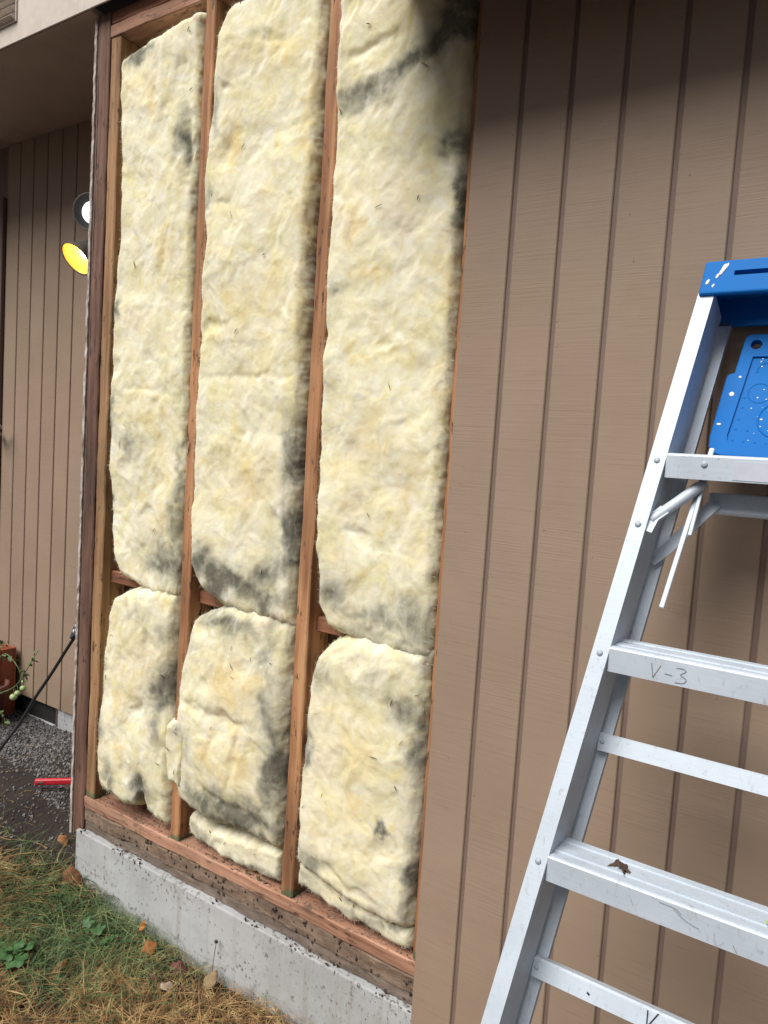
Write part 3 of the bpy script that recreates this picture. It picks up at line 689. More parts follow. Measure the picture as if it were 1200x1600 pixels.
rightlow = batt('wool', 'short lower yellow insulation batt beside the brown siding with a small dark hole painted on',
     [(0.70, -0.385), (0.64, -0.430), (0.56, -0.448), (0.44, -0.456), (0.31, -0.460), (0.16, -0.460), (0.09, -0.462)],
     [(0.71, -0.121), (0.4, -0.122), (0.1, -0.124)],
     [(-0.47, 0.69), (-0.38, 0.722), (-0.12, 0.730)], [(-0.47, 0.105), (-0.34, 0.075), (-0.22, 0.055), (-0.12, 0.06)],
     -0.018, 0.055, 0.055,
     [(-0.17, 0.575, 0.05, 0.05, 0, 0.62), (-0.13, 0.50, 0.02, 0.06, 0, 0.5), (-0.42, 0.60, 0.05, 0.03, 0, 0.4), (-0.445, 0.42, 0.022, 0.06, 0, 0.75), (-0.215, 0.285, 0.013, 0.012, 0, 1.0), (-0.205, 0.275, 0.028, 0.006, -30, 0.8),  # the small hole is only painted in, as a full-strength dark spot
      (-0.40, 0.15, 0.05, 0.03, 10, 0.6), (-0.13, 0.2, 0.018, 0.08, 0, 0.65), (-0.3, 0.61, 0.1, 0.03, 0, 0.25)],
     67.9, pillow=0.018, nf=2400, folds=[(-0.40, 0.15, -0.20, 0.10, 0.014, 0.012), (-0.33, 0.50, -0.32, 0.46, 0.008, 0.008)], warm=[(-0.30, 0.45, 0.08, 0.08, 0, 0.5), (-0.28, 0.28, 0.08, 0.1, 0, 0.4)])
batt('folded_flap', '', [(0.14, -0.455), (0.05, -0.46), (0.0, -0.44)], [(0.14, -0.125), (0.0, -0.128)],
     [(-0.47, 0.125), (-0.40, 0.10), (-0.3, 0.065), (-0.2, 0.085), (-0.12, 0.075)], [(-0.47, 0.035), (-0.3, 0.012), (-0.2, 0.008), (-0.12, 0.012)], -0.004, 0.035, 0.05,
     [(-0.25, 0.03, 0.09, 0.016, 0, 0.6), (-0.18, 0.065, 0.04, 0.02, 20, 0.55), (-0.43, 0.06, 0.03, 0.03, 0, 0.35)], 71.3, nf=800, parent=rightlow, edge_dirt=0.3)

# ================================================================== STEP LADDER
A = R(18.5); O = Vector((0.37, -0.2215, 1.157))
UU, VV, NN = Vector((1, 0, 0)), Vector((0, math.sin(A), math.cos(A))), Vector((0, -math.cos(A), math.sin(A)))
def LW(u, v, n): return O + UU * u + VV * v + NN * n
FOOT = -1.555; SPL = 0.108; SPR = -0.055; UR = 0.43          # rail lines: left u = SPL*v, right u = UR + SPR*v
lu = lambda v: SPL * v
ru = lambda v: UR + SPR * v
lad = thing('step_ladder', (0.25, -0.6, -0.32), 'folded aluminium step ladder with blue plastic cap leaning on the brown siding', 'ladder')

def extrude_uv(name, prof, va, vb, line, mat, parent):
    """extrude a (u, n) outline along a rail line from va to vb"""
    V = [LW(line(va) + p[0], va, p[1]) for p in prof] + [LW(line(vb) + p[0], vb, p[1]) for p in prof]; k = len(prof)
    F = [(i, (i + 1) % k, k + (i + 1) % k, k + i) for i in range(k)] + [tuple(range(k - 1, -1, -1)), tuple(range(k, 2 * k))]
    me = pymesh(name, V, F); bm = bmesh.new(); bm.from_mesh(me); bmesh.ops.recalc_face_normals(bm, faces=bm.faces); bm.to_mesh(me); bm.free()
    return link(name, me, mat, parent)
def rivet(u, v, n, parent, r=0.0048):
    b = bmesh.new(); bmesh.ops.create_uvsphere(b, u_segments=12, v_segments=6, radius=r)
    m = Matrix((( UU.x, VV.x, NN.x, 0), (UU.y, VV.y, NN.y, 0), (UU.z, VV.z, NN.z, 0), (0, 0, 0, 1)))
    bmesh.ops.transform(b, verts=b.verts, matrix=m @ Matrix.Diagonal((1, 1, 0.55, 1)))
    return link('rivet', bm_mesh('rivet', b, True), M_rivet, parent, LW(u, v, n))

def channel(sgn):   # front rail: web on the inner side, flanges turned outwards
    a, b, t, d = 0.0125 * sgn, -0.0125 * sgn, 0.0018 * sgn, 0.074
    return [(b, 0.002), (b * 0.98, 0.0032), (a * 0.98, 0.0032), (a, 0.002), (a, -d), (b, -d), (b, -d + 0.002), (a - t, -d + 0.002), (a - t, 0.0), (b, 0.0)]
fr_l = extrude_uv('front_rail', channel(1), FOOT, 0.285, lu, M_alu, lad)
fr_r = extrude_uv('front_rail', channel(-1), FOOT, 0.285, ru, M_alu, lad)
def rear(sgn):
    a, b, t = -0.008 * sgn, 0.0265 * sgn, 0.0018 * sgn
    return [(a, -0.094), (b, -0.094), (b, -0.1055), (b - t, -0.1055), (b - t, -0.0958), (a + t, -0.0958), (a + t, -0.108), (a, -0.108)]
rr_l = extrude_uv('rear_rail', rear(1), FOOT, 0.285, lu, M_alu, lad)
rr_r = extrude_uv('rear_rail', rear(-1), FOOT, 0.285, ru, M_alu, lad)

def step(v):
    """ribbed tread, level in space, with front and back lips"""
    c = LW(0, v, 0.0); y0 = c.y - 0.001; z = c.z + 0.0125 * math.cos(A)
    top = [(0.0, -0.036), (0.0, -0.002), (0.0015, 0.0)]
    for a in (0.0035, 0.0068, 0.0230, 0.0263, 0.0296, 0.0329, 0.0362, 0.0560, 0.0593, 0.0626, 0.0659):   # three bands of fine ribs
        top += [(a, 0.0), (a + 0.0003, 0.0018), (a + 0.0021, 0.0018), (a + 0.0024, 0.0)]
    top += [(0.0700, 0.0), (0.0715, -0.002), (0.0715, -0.030)]
    inn = [(0.0697, -0.030), (0.0697, -0.0022), (0.0018, -0.0022), (0.0018, -0.036)]
    prof = top + inn; k = len(prof)
    xa, xb = O.x + lu(v) + 0.0128, O.x + ru(v) - 0.0128
    V = [(xa, y0 + p[0], z + p[1]) for p in prof] + [(xb, y0 + p[0], z + p[1]) for p in prof]
    F = [(i, i + 1, k + i + 1, k + i) for i in range(k - 1)] + [(k - 1, 0, k, 2 * k - 1)]
    # end caps as quads between outer and inner outline would be hidden against the rails
    me = pymesh('step', V, F); bm = bmesh.new(); bm.from_mesh(me); bmesh.ops.recalc_face_normals(bm, faces=bm.faces); bm.to_mesh(me); bm.free()
    return link('step', me, M_alu, lad), y0, z
STEPS = [0.0, -0.306, -0.613, -0.92, -1.227]
step_objs = []
for v in STEPS:
    so, y0, z = step(v); step_objs.append((so, y0, z))
    rivet(lu(v), v, 0.0035, fr_l); rivet(ru(v), v, 0.0035, fr_r)
rivet(lu(-0.104), -0.104, 0.0035, fr_l); rivet(ru(-0.104), -0.104, 0.0035, fr_r)
rivet(lu(-0.2) - 0.0128, -0.19, -0.02, fr_l, 0.006)
# sticker and rivet on the top step, pencilled size on the second
so, y0, z = step_objs[0]
box('sticker', (O.x + 0.108, y0 - 0.0009, z - 0.0335), (O.x + 0.24, y0 - 0.0002, z - 0.0065), M_sticker, so, 0)
b = bmesh.new(); bmesh.ops.create_uvsphere(b, u_segments=12, v_segments=6, radius=0.005, matrix=Matrix.Diagonal((1, 0.5, 1, 1)))
link('rivet', bm_mesh('rivet', b, True), M_rivet, so, (O.x + 0.068, y0 - 0.0005, z - 0.013))
def strokes(name, lines, org, wd, mat, parent):
    """pen strokes lying on a face that looks towards -Y; lines in metres (x, z)"""
    V, F = [], []
    for ln in lines:
        p = spline([(a, 0, c) for a, c in ln], 18) if len(ln) > 2 else [Vector((a, 0, c)) for a, c in ln]
        for i in range(len(p) - 1):
            d = (p[i + 1] - p[i]); d = d.normalized() if d.length > 0 else Vector((1, 0, 0)); s = Vector((-d.z, 0, d.x)) * wd / 2; k = len(V)
            q0, q1 = p[i] - d * wd * 0.2, p[i + 1] + d * wd * 0.2
            y = -0.00004 * (i % 3)
            for e in (q0 - s, q1 - s, q1 + s, q0 + s): V.append((org[0] + e.x, org[1] + y, org[2] + e.z))
            F.append((k, k + 1, k + 2, k + 3))
    return link(name, pymesh(name, V, F), mat, parent)
so, y0, z = step_objs[1]
H_ = 0.020
strokes('pencil_lettering', [[(0.0, H_), (0.0035, 0.0)], [(0.0035, 0.0), (0.013, H_ * 0.95)], [(0.019, H_ * 0.42), (0.029, H_ * 0.40)],
        [(0.034, H_ * 0.98), (0.042, H_ * 1.02), (0.047, H_ * 0.86), (0.040, H_ * 0.55), (0.048, H_ * 0.32), (0.045, H_ * 0.02), (0.034, -H_ * 0.05)]],
        (O.x + 0.041, y0 - 0.0007, z - 0.0305), 0.0011, M_pencil, so)
so, y0, z = step_objs[2]
for ln in ([(0.0, 0.0), (0.02, -0.001), (0.028, -0.006)], [(0.018, -0.002), (0.034, -0.012), (0.05, -0.016)], [(0.09, -0.02), (0.095, -0.028)]):
    strokes('scratch', [ln], (O.x + 0.10, y0 - 0.0007, z - 0.006), 0.0008, M_pencil, so)

# rear rungs
def rung(v, h=0.027):
    xa, xb = lu(v) + 0.0130, ru(v) - 0.0130
    prof = [(v - h / 2, -0.076), (v + h / 2 - 0.003, -0.076), (v + h / 2, -0.079), (v + h / 2, -0.0935), (v + h / 2 - 0.002, -0.0935), (v + h / 2 - 0.002, -0.080), (v - h / 2 + 0.002, -0.0785), (v - h / 2 + 0.002, -0.0935), (v - h / 2, -0.0935)]
    V = [LW(xa, p[0], p[1]) for p in prof] + [LW(xb, p[0], p[1]) for p in prof]; k = len(prof)
    F = [(i, (i + 1) % k, k + (i + 1) % k, k + i) for i in range(k)] + [tuple(range(k)), tuple(range(2 * k - 1, k - 1, -1))]
    me = pymesh('rear_rung', V, F); bm = bmesh.new(); bm.from_mesh(me); bmesh.ops.recalc_face_normals(bm, faces=bm.faces); bm.to_mesh(me); bm.free()
    o = link('rear_rung', me, M_alu, lad); rivet(xa + 0.006, v, -0.0755, o, 0.0035); return o
RUNGS = [-0.112, -0.432, -0.770, -1.09, -1.39]
rung_objs = [rung(v, 0.030 if v > -0.2 else 0.027) for v in RUNGS[1:]]
# top rear bar is shorter and carried by knee braces
prof_b = lambda v, xa, xb: None
def bar(name, pts, wd, th, mat, parent, n_off=0.0):
    """flat bar along ladder-space points"""
    V, F = [], []
    for i, (u, v, n) in enumerate(pts):
        p = LW(u, v, n)
        q0 = LW(*pts[max(i - 1, 0)]); q1 = LW(*pts[min(i + 1, len(pts) - 1)])
        d = (q1 - q0).normalized(); s = d.cross(NN).normalized(); nn = s.cross(d).normalized()
        for a, c in ((-1, -1), (1, -1), (1, 1), (-1, 1)): V.append(p + s * a * wd / 2 + nn * c * th / 2)
    for i in range(len(pts) - 1):
        for k in range(4): F.append((4 * i + k, 4 * i + (k + 1) % 4, 4 * i + 4 + (k + 1) % 4, 4 * i + 4 + k))
    F += [(3, 2, 1, 0), tuple(4 * (len(pts) - 1) + k for k in range(4))]
    me = pymesh(name, V, F); bm = bmesh.new(); bm.from_mesh(me); bmesh.ops.recalc_face_normals(bm, faces=bm.faces)
    bmesh.ops.bevel(bm, geom=list(bm.edges), offset=min(wd, th) * 0.22, segments=1, affect='EDGES'); bm.to_mesh(me); bm.free()
    return link(name, me, mat, parent)
bar('rear_bar', [(0.066, -0.035, -0.086), (0.365, -0.035, -0.086)], 0.034, 0.012, M_alu, lad)
for sg, ln in ((1, lu), (-1, ru)):
    f = (lambda u: u) if sg == 1 else (lambda u: UR - u)
    br = bar('knee_brace', [(f(-0.004), -0.140, -0.082), (f(0.018), -0.118, -0.080), (f(0.060), -0.062, -0.076), (f(0.080), -0.036, -0.077)], 0.019, 0.003, M_alu, lad)
    rivet(f(-0.002), -0.136, -0.078, br, 0.004); rivet(f(0.079), -0.038, -0.074, br, 0.004)
    tb = link('tube_brace', pymesh('tube_brace', *tube([LW(f(0.003), -0.094, -0.008), LW(f(0.010), -0.084, -0.014), LW(f(0.035), -0.054, -0.026), LW(f(0.060), -0.026, -0.032), LW(f(0.068), -0.020, -0.034)], [0.0065, 0.0085, 0.0085, 0.0085, 0.006], 12), True), M_alu, lad)
    bar('brace_tab', [(f(0.001), -0.112, -0.003), (f(0.007), -0.088, -0.008), (f(0.020), -0.072, -0.014)], 0.017, 0.0025, M_alu, tb)
    bar('spreader_bar', [(f(0.066), 0.044, -0.052), (f(0.058), -0.020, -0.045), (f(0.035), -0.220, -0.030)], 0.0075, 0.005, M_alu, lad)
    bar('spreader_link', [(f(0.066), 0.0, -0.040), (f(0.062), -0.04, -0.038), (f(0.057), -0.104, -0.034)], 0.006, 0.005, M_alu, lad)
for i in range(4):
    sd = fr_l if i % 2 == 0 else fr_r; ln = lu if i % 2 == 0 else ru
    if i < 2:
        c = LW(ln(FOOT), FOOT, -0.03)
        link('rubber_foot', bm_mesh('rubber_foot', box_bm((-0.018, -0.045, -0.02), (0.018, 0.045, 0.012), 0.004)), M_black, lad, c)

# blue cap: moulded block with a long slot cut into its front
def apply_bool(o, cutters):
    for c in cutters:
        m = o.modifiers.new('b', 'BOOLEAN'); m.operation = 'DIFFERENCE'; m.object = c; m.solver = 'EXACT'
    dg = bpy.context.evaluated_depsgraph_get(); me = bpy.data.meshes.new_from_object(o.evaluated_get(dg))
    o.modifiers.clear(); o.data = me
    for c in cutters: bpy.data.objects.remove(c)
def lbox(u0, u1, v0, v1, n0, n1, bev, seg=2, taper=0.0):
    b = box_bm((u0, v0, n0), (u1, v1, n1), 0)
    if taper:
        for v in b.verts:
            if v.co.y < (v0 + v1) / 2: v.co.x += (-taper if v.co.x < (u0 + u1) / 2 else taper)
    if bev: bmesh.ops.bevel(b, geom=list(b.edges), offset=bev, segments=seg, affect='EDGES', profile=0.55)
    for v in b.verts: v.co = LW(*v.co)
    return b
cap = link('top_cap', bm_mesh('top_cap', lbox(0.0235, 0.4055, 0.279, 0.338, -0.102, 0.010, 0.0045, 3, 0.004)), M_blue, lad)
def slot_cutter(u0, u1, vc, h):
    b = lbox(u0, u1, vc - h / 2, vc + h / 2, -0.012, 0.03, 0.0)
    o = bpy.data.objects.new('c', bm_mesh('c', b)); COL.objects.link(o); return o
cut2 = bpy.data.objects.new('c', bm_mesh('c', lbox(0.034, 0.396, 0.25, 0.330, -0.094, 0.002, 0.0))); COL.objects.link(cut2)
bpy.context.view_layer.update()
apply_bool(cap, [cut2, slot_cutter(0.068, 0.362, 0.3135, 0.0085)])
for (u, v, r_) in ((0.052, 0.322, 0.0055), (0.049, 0.316, 0.0042), (0.044, 0.309, 0.003), (0.031, 0.300, 0.0035), (0.040, 0.293, 0.0025), (0.056, 0.327, 0.003)):
    b = bmesh.new(); bmesh.ops.create_uvsphere(b, u_segments=9, v_segments=4, radius=r_)
    for q in b.verts:
        k = 1 + 0.5 * float(pn(q.co.x * 500 + u * 900, q.co.y * 500, 0)); q.co = LW(q.co.x * k * 0.8 + q.co.y * 0.4, q.co.y * k * 1.5, q.co.z * 0.14) - O
    link('paint_splatter', bm_mesh('s', b, True), M_paint, cap, LW(u, v, 0.0102))
# tray: folded paint shelf
half = [(0.212, 0.252), (0.094, 0.252), (0.087, 0.249), (0.0845, 0.243), (0.0765, 0.184), (0.068, 0.181), (0.0655, 0.176), (0.0545, 0.072), (0.0555, 0.056), (0.063, 0.045), (0.076, 0.041), (0.212, 0.038)]
out = half + [(0.424 - u, v) for u, v in reversed(half[1:-1])]
def slab(name, poly, n0, n1, bev):
    b = bmesh.new(); vs_ = [b.verts.new((u, v, n0)) for u, v in poly]; f = b.faces.new(vs_)
    r_ = bmesh.ops.extrude_face_region(b, geom=[f]); 
    for e in r_['geom']:
        if isinstance(e, bmesh.types.BMVert): e.co.z = n1
    bmesh.ops.recalc_face_normals(b, faces=b.faces)
    if bev:
        eds = [e for e in b.edges if all(abs(v.co.z - max(n0, n1)) < 1e-6 for v in e.verts)]
        bmesh.ops.bevel(b, geom=eds, offset=bev, segments=3, affect='EDGES', profile=0.6)
    for v in b.verts: v.co = LW(*v.co)
    return bm_mesh(name, b)
tray = link('tray', slab('tray', out, -0.089, -0.074, 0.003), M_blue, lad)
inner = [(0.100, 0.212), (0.324, 0.212), (0.338, 0.072), (0.330, 0.060), (0.318, 0.056), (0.106, 0.056), (0.088, 0.060), (0.081, 0.068), (0.080, 0.076)]
co_ = bpy.data.objects.new('c', slab('c', inner, -0.078, -0.06, 0)); COL.objects.link(co_)
def cyl_cutter(u, v, r_):
    V = [LW(u + r_ * math.cos(a), v + r_ * math.sin(a), n) for n in (-0.11, -0.05) for a in [2 * math.pi * k / 20 for k in range(20)]]
    F = [(k, (k + 1) % 20, 20 + (k + 1) % 20, 20 + k) for k in range(20)] + [tuple(range(19, -1, -1)), tuple(range(20, 40))]
    o = bpy.data.objects.new('c', pymesh('c', V, F)); COL.objects.link(o); return o
bpy.context.view_layer.update()
apply_bool(tray, [co_, cyl_cutter(0.1025, 0.233, 0.0085), cyl_cutter(0.3215, 0.233, 0.0085)])
def ring(u, v, R_, r_, n0=-0.0785, a0=0, a1=360):
    k = 36; pts = [LW(u + R_ * math.cos(R(a0 + (a1 - a0) * j / k)), v + R_ * math.sin(R(a0 + (a1 - a0) * j / k)), n0) for j in range(k + 1)]
    link('moulded_rib', pymesh('moulded_rib', *tube(pts, r_, 6), True), M_blue, tray)
ring(0.117, 0.150, 0.0165, 0.0014); ring(0.150, 0.105, 0.030, 0.002); ring(0.123, 0.188, 0.014, 0.0016, a0=80, a1=190)
ring(0.25, 0.15, 0.03, 0.002)
for (u, v) in ((0.095, 0.125), (0.092, 0.105), (0.090, 0.088), (0.108, 0.086), (0.088, 0.069), (0.104, 0.068), (0.120, 0.067), (0.096, 0.142), (0.136, 0.066), (0.152, 0.066)):
    b = bmesh.new(); bmesh.ops.create_uvsphere(b, u_segments=8, v_segments=5, radius=0.0022)
    for q in b.verts: q.co = LW(q.co.x, q.co.y, q.co.z * 0.3) - O
    link('moulded_stud', bm_mesh('stud', b, True), M_blue, tray, LW(u, v, -0.078))
for j in range(26):
    u = random.choice((0.118, 0.118, 0.126, 0.13, 0.14)) + random.gauss(0, 0.008); v = random.choice((0.143, 0.155, 0.12, 0.09, 0.205)) + random.gauss(0, 0.008)
    n0 = -0.0779; r_ = random.uniform(0.0005, 0.0017)
    if j == 0: u, v, n0, r_ = 0.0775, 0.146, -0.0739, 0.0044
    if j == 1: u, v, n0, r_ = 0.086, 0.176, -0.0739, 0.0030
    if j == 2: u, v, n0, r_ = 0.0655, 0.094, -0.0739, 0.0030
    b = bmesh.new(); bmesh.ops.create_uvsphere(b, u_segments=9, v_segments=4, radius=r_)
    sx, sy = random.uniform(0.7, 1.8), random.uniform(0.7, 1.3)
    if j == 0: sx = sy = 1
    for q in b.verts: q.co = LW(q.co.x * sx, q.co.y * sy, q.co.z * 0.2) - O
    link('paint_splatter', bm_mesh('s', b, True), M_paint, tray, LW(u, v, n0))
# initial in marker on the low rear rung
o = rung_objs[1]
V_ = [];
def lstroke(name, pts, wd, n, mat, parent):
    V, F = [], []
    for i in range(len(pts) - 1):
        a, b2 = Vector((*pts[i], 0)), Vector((*pts[i + 1], 0)); d = (b2 - a).normalized(); s = Vector((-d.y, d.x, 0)) * wd / 2; k = len(V)
        for e in (a - s, b2 - s, b2 + s, a + s): V.append(LW(e.x, e.y, n + 0.00003 * i))
        F.append((k, k + 1, k + 2, k + 3))
    link(name, pymesh(name, V, F), mat, parent)
lstroke('marker_lettering', [(0.094, -0.7600), (0.0955, -0.781), (0.108, -0.7585)], 0.0018, -0.0754, M_marker, o)
lstroke('scuff', [(0.012, -0.772), (0.016, -0.774)], 0.003, -0.0754, M_marker, o)

# ================================================================== SMALL THINGS
# flood light on the porch wall
fl = thing('flood_light', (-1.86, YP - 0.01, 1.88), 'lit twin floodlight with bell shades on the porch wall beside the corner', 'lamp')
b = bmesh.new(); bmesh.ops.create_cone(b, cap_ends=True, segments=28, radius1=0.055, radius2=0.048, depth=0.022, matrix=Matrix.Translation((-1.80, YP - 0.012, 1.885)) @ Matrix.Rotation(R(90), 4, 'X'))
link('wall_plate', bm_mesh('wall_plate', b), M_bronze, fl)
def bell(c, d, r, length, m_in, m_bulb, r_bulb, inset):
    """bell shade with mouth centre c facing d"""
    c, d = Vector(c), Vector(d).normalized(); a = d.orthogonal().normalized(); e = d.cross(a); n = 32
    prof = [(0.018, -length), (0.030, -length * 0.86), (0.036, -length * 0.6), (r * 0.80, -length * 0.28), (r * 0.97, -0.010), (r, 0.0)]
    def lathe(pr, name, mat, parent, smooth=True):
        V = [c + d * h + (a * math.cos(2 * math.pi * k / n) + e * math.sin(2 * math.pi * k / n)) * q for q, h in pr for k in range(n)]
        F = [(i * n + k, i * n + (k + 1) % n, (i + 1) * n + (k + 1) % n, (i + 1) * n + k) for i in range(len(pr) - 1) for k in range(n)]
        return link(name, pymesh(name, V, F, smooth), mat, parent)
    sh = lathe(prof, 'lamp_shade', M_bronze, fl)
    lathe([(r, 0.0), (r * 1.02, 0.001), (r * 1.02, 0.003), (r * 0.955, 0.003), (r * 0.95, 0.0)], 'rim', M_bronze, sh)
    lathe([(r * 0.95, 0.0), (r * 0.90, -0.010), (r * 0.74, -length * 0.28), (0.031, -length * 0.6), (0.001, -length * 0.7)], 'reflector', m_in, sh)
    lathe([(0.0005, inset + 0.006), (r_bulb * 0.5, inset + 0.004), (r_bulb * 0.85, inset), (r_bulb, inset - 0.006), (r_bulb * 0.8, inset - 0.02), (0.014, -length * 0.66)], 'bulb', m_bulb, sh)
    return sh, c - d * length
s1, e1 = bell((-1.856, 0.305, 1.965), (0.50, -0.85, -0.16), 0.066, 0.12, M_reflector_grey, M_bulb, 0.041, -0.012)
s2, e2 = bell((-1.925, 0.30, 1.800), (-0.005, -0.70, -0.64), 0.066, 0.12, M_reflector, M_bulb_warm, 0.024, -0.040)
for e in (e1, e2):
    link('arm', pymesh('arm', *tube(spline([e, (e.x * 0.6 - 1.80 * 0.4, e.y + 0.01, (e.z + 1.885) / 2), (-1.80, YP - 0.02, 1.885)], 10), 0.010, 10), True), M_bronze, fl)

# black cable with triple-outlet end
cab = thing('extension_cord', (-1.46, 0.02, 0.5), 'black extension cord sagging from the wall corner down to the left', 'cord')
link('cable', pymesh('cable', *tube(spline([(-1.475, 0.035, 0.478), (-1.505, 0.032, 0.438), (-1.565, 0.018, 0.345), (-1.627, 0.0, 0.251), (-1.665, -0.03, 0.16), (-1.70, -0.07, 0.08), (-1.745, -0.10, -0.01), (-1.83, -0.14, -0.12), (-1.98, -0.22, -0.165), (-2.3, -0.35, -0.13)], 90), 0.0052, 10), True), M_black, cab)
V = [(-1.478, 0.028, 0.468), (-1.470, 0.042, 0.466), (-1.414, 0.008, 0.520), (-1.412, 0.040, 0.470), (-1.480, 0.030, 0.482), (-1.472, 0.044, 0.480), (-1.416, 0.010, 0.548), (-1.413, 0.046, 0.486)]
b = bmesh.new()
poly = [(-0.004, -0.008), (0.004, -0.008), (0.030, 0.055), (0.026, 0.062), (-0.026, 0.062), (-0.030, 0.055)]
bx_ = [b.verts.new((p[0], -0.011, p[1])) for p in poly]; bt_ = [b.verts.new((p[0], 0.011, p[1])) for p in poly]; k = len(poly)
b.faces.new(bx_); b.faces.new(list(reversed(bt_)))
for i in range(k): b.faces.new((bx_[i], bt_[i], bt_[(i + 1) % k], bx_[(i + 1) % k]))
bmesh.ops.recalc_face_normals(b, faces=b.faces); bmesh.ops.bevel(b, geom=list(b.edges), offset=0.002, segments=2, affect='EDGES')
mt = Matrix.Translation((-1.474, 0.034, 0.482)) @ Matrix.Rotation(R(38), 4, 'Y') @ Matrix.Rotation(R(-25), 4, 'Z')
M_grey = mat_plain('dark_grey_plug_plastic', (0.05, 0.06, 0.075), 0.2, 0.5)
for v in b.verts: v.co = mt @ v.co
plug = link('outlet_block', bm_mesh('outlet_block', b), M_grey, cab)
for p in ((0.010, 0.046), (-0.008, 0.046), (0.0, 0.028)):
    b = box_bm((p[0] - 0.005, -0.0125, p[1] - 0.004), (p[0] + 0.005, -0.0112, p[1] + 0.004), 0)
    for v in b.verts: v.co = mt @ v.co
    link('marking', bm_mesh('marking', b), M_paint, plug)

# red handled tool on the gravel
tl = thing('hand_tool', (-1.8, 0.19, gh(-1.8, 0.19)), 'red plastic tool handle with hang hole lying on gravel by the corner', 'tool')
dv = Vector((0.746, 0.664, 0.02)).normalized(); sv = Vector((-dv.y, dv.x, 0)); base = Vector((-1.790, 0.108, -0.128))
def toolbox(a, b_, w0, w1, h0, h1, bev, mat, name):
    bb = box_bm((a, w0, h0), (b_, w1, h1), bev, 3)
    for v in bb.verts: v.co = base + dv * v.co.x + sv * v.co.y + Vector((0, 0, 1)) * v.co.z
    return link(name, bm_mesh(name, bb, False), mat, tl)
hn = toolbox(0, 0.17, -0.009, 0.009, -0.0125, 0.0095, 0.0075, M_red, 'handle')
bb = box_bm((0.010, -0.0105, -0.005), (0.034, -0.008, 0.002), 0.001)  # no hole is cut; a dark block stands for its shaded inside
for v in bb.verts: v.co = base + dv * v.co.x + sv * v.co.y + Vector((0, 0, 1)) * v.co.z
link('hole_shade_block', bm_mesh('hole_shade_block', bb), M_doortrim, hn)
toolbox(0.165, 0.33, -0.004, 0.004, -0.007, 0.007, 0.002, M_steel, 'shank')

# potted tomato at the porch wall
pt = thing('potted_tomato', (-2.45, 0.22, -0.12), 'tomato plant with small green fruit spilling from a terracotta pot at left edge', 'plant')
n = 32
def lathe_z(prof, c, name, mat, parent):
    V = [(c[0] + q * math.cos(2 * math.pi * k / n), c[1] + q * math.sin(2 * math.pi * k / n), c[2] + h) for q, h in prof for k in range(n)]
    F = [(i * n + k, i * n + (k + 1) % n, (i + 1) * n + (k + 1) % n, (i + 1) * n + k) for i in range(len(prof) - 1) for k in range(n)]
    return link(name, pymesh(name, V, F, True), mat, parent)
lathe_z([(0.001, 0), (0.085, 0), (0.105, 0.14), (0.120, 0.142), (0.122, 0.180), (0.110, 0.182), (0.106, 0.15)], (-2.455, 0.25, -0.13), 'pot', M_terra, pt)
lathe_z([(0.108, 0.155), (0.001, 0.165)], (-2.455, 0.25, -0.13), 'soil', M_ground, pt)
def stemt(pts, r0, r1, nm='stem'):
    p = spline(pts, 20); m = len(p)
    return link(nm, pymesh(nm, *tube(p, [r0 + (r1 - r0) * i / (m - 1) for i in range(m)], 6), True), M_vine, pt), p
paths = [[(-2.38, 0.25, 0.02), (-2.30, 0.24, 0.17), (-2.22, 0.23, 0.235), (-2.14, 0.23, 0.21), (-2.10, 0.24, 0.15)],
         [(-2.36, 0.25, 0.02), (-2.26, 0.24, 0.06), (-2.17, 0.25, 0.11), (-2.09, 0.25, 0.20), (-2.02, 0.25, 0.285)],
         [(-2.40, 0.26, 0.02), (-2.33, 0.25, 0.20), (-2.29, 0.25, 0.27), (-2.25, 0.25, 0.26)],
         [(-2.34, 0.23, 0.02), (-2.25, 0.22, 0.0), (-2.20, 0.22, -0.02), (-2.19, 0.22, -0.06)]]
def leaf_mesh(l=0.03, w_=0.014, lobes=0, bend=0.25, nseg=7):
    V, F = [], []
    for i in range(nseg + 1):
        t = i / nseg; ww = w_ * math.sin(math.pi * min(1, t * 0.92 + 0.06)) ** 0.8
        if lobes: ww *= 1 + 0.35 * math.cos(t * math.pi * 2 * lobes)
        z = -bend * l * t * t
        V += [(l * t, -ww, z + ww * 0.35), (l * t, 0, z), (l * t, ww, z + ww * 0.35)]
    for i in range(nseg):
        for k in range(2): F.append((3 * i + k, 3 * i + k + 1, 3 * i + 4 + k, 3 * i + 3 + k))
    return V, F
leaf_me = pymesh('leaf', *leaf_mesh(0.030, 0.009, 3)); leaf_me.materials.append(M_vine)
rl = random.Random(5)
def place(name, me, mat, parent, loc, rot, sc):
    o = link(name, me, mat, parent, loc); o.rotation_euler = rot; o.scale = (sc,) * 3; return o
for pa in paths:
    st, p = stemt(pa, 0.0035, 0.0012)
    for j in range(14):
        q = p[rl.randrange(4, len(p))]
        place('leaf', leaf_me, None, pt, q, (rl.uniform(-0.6, 0.6), rl.uniform(-0.5, 0.8), rl.uniform(0, 6.28)), rl.uniform(0.5, 1.05))
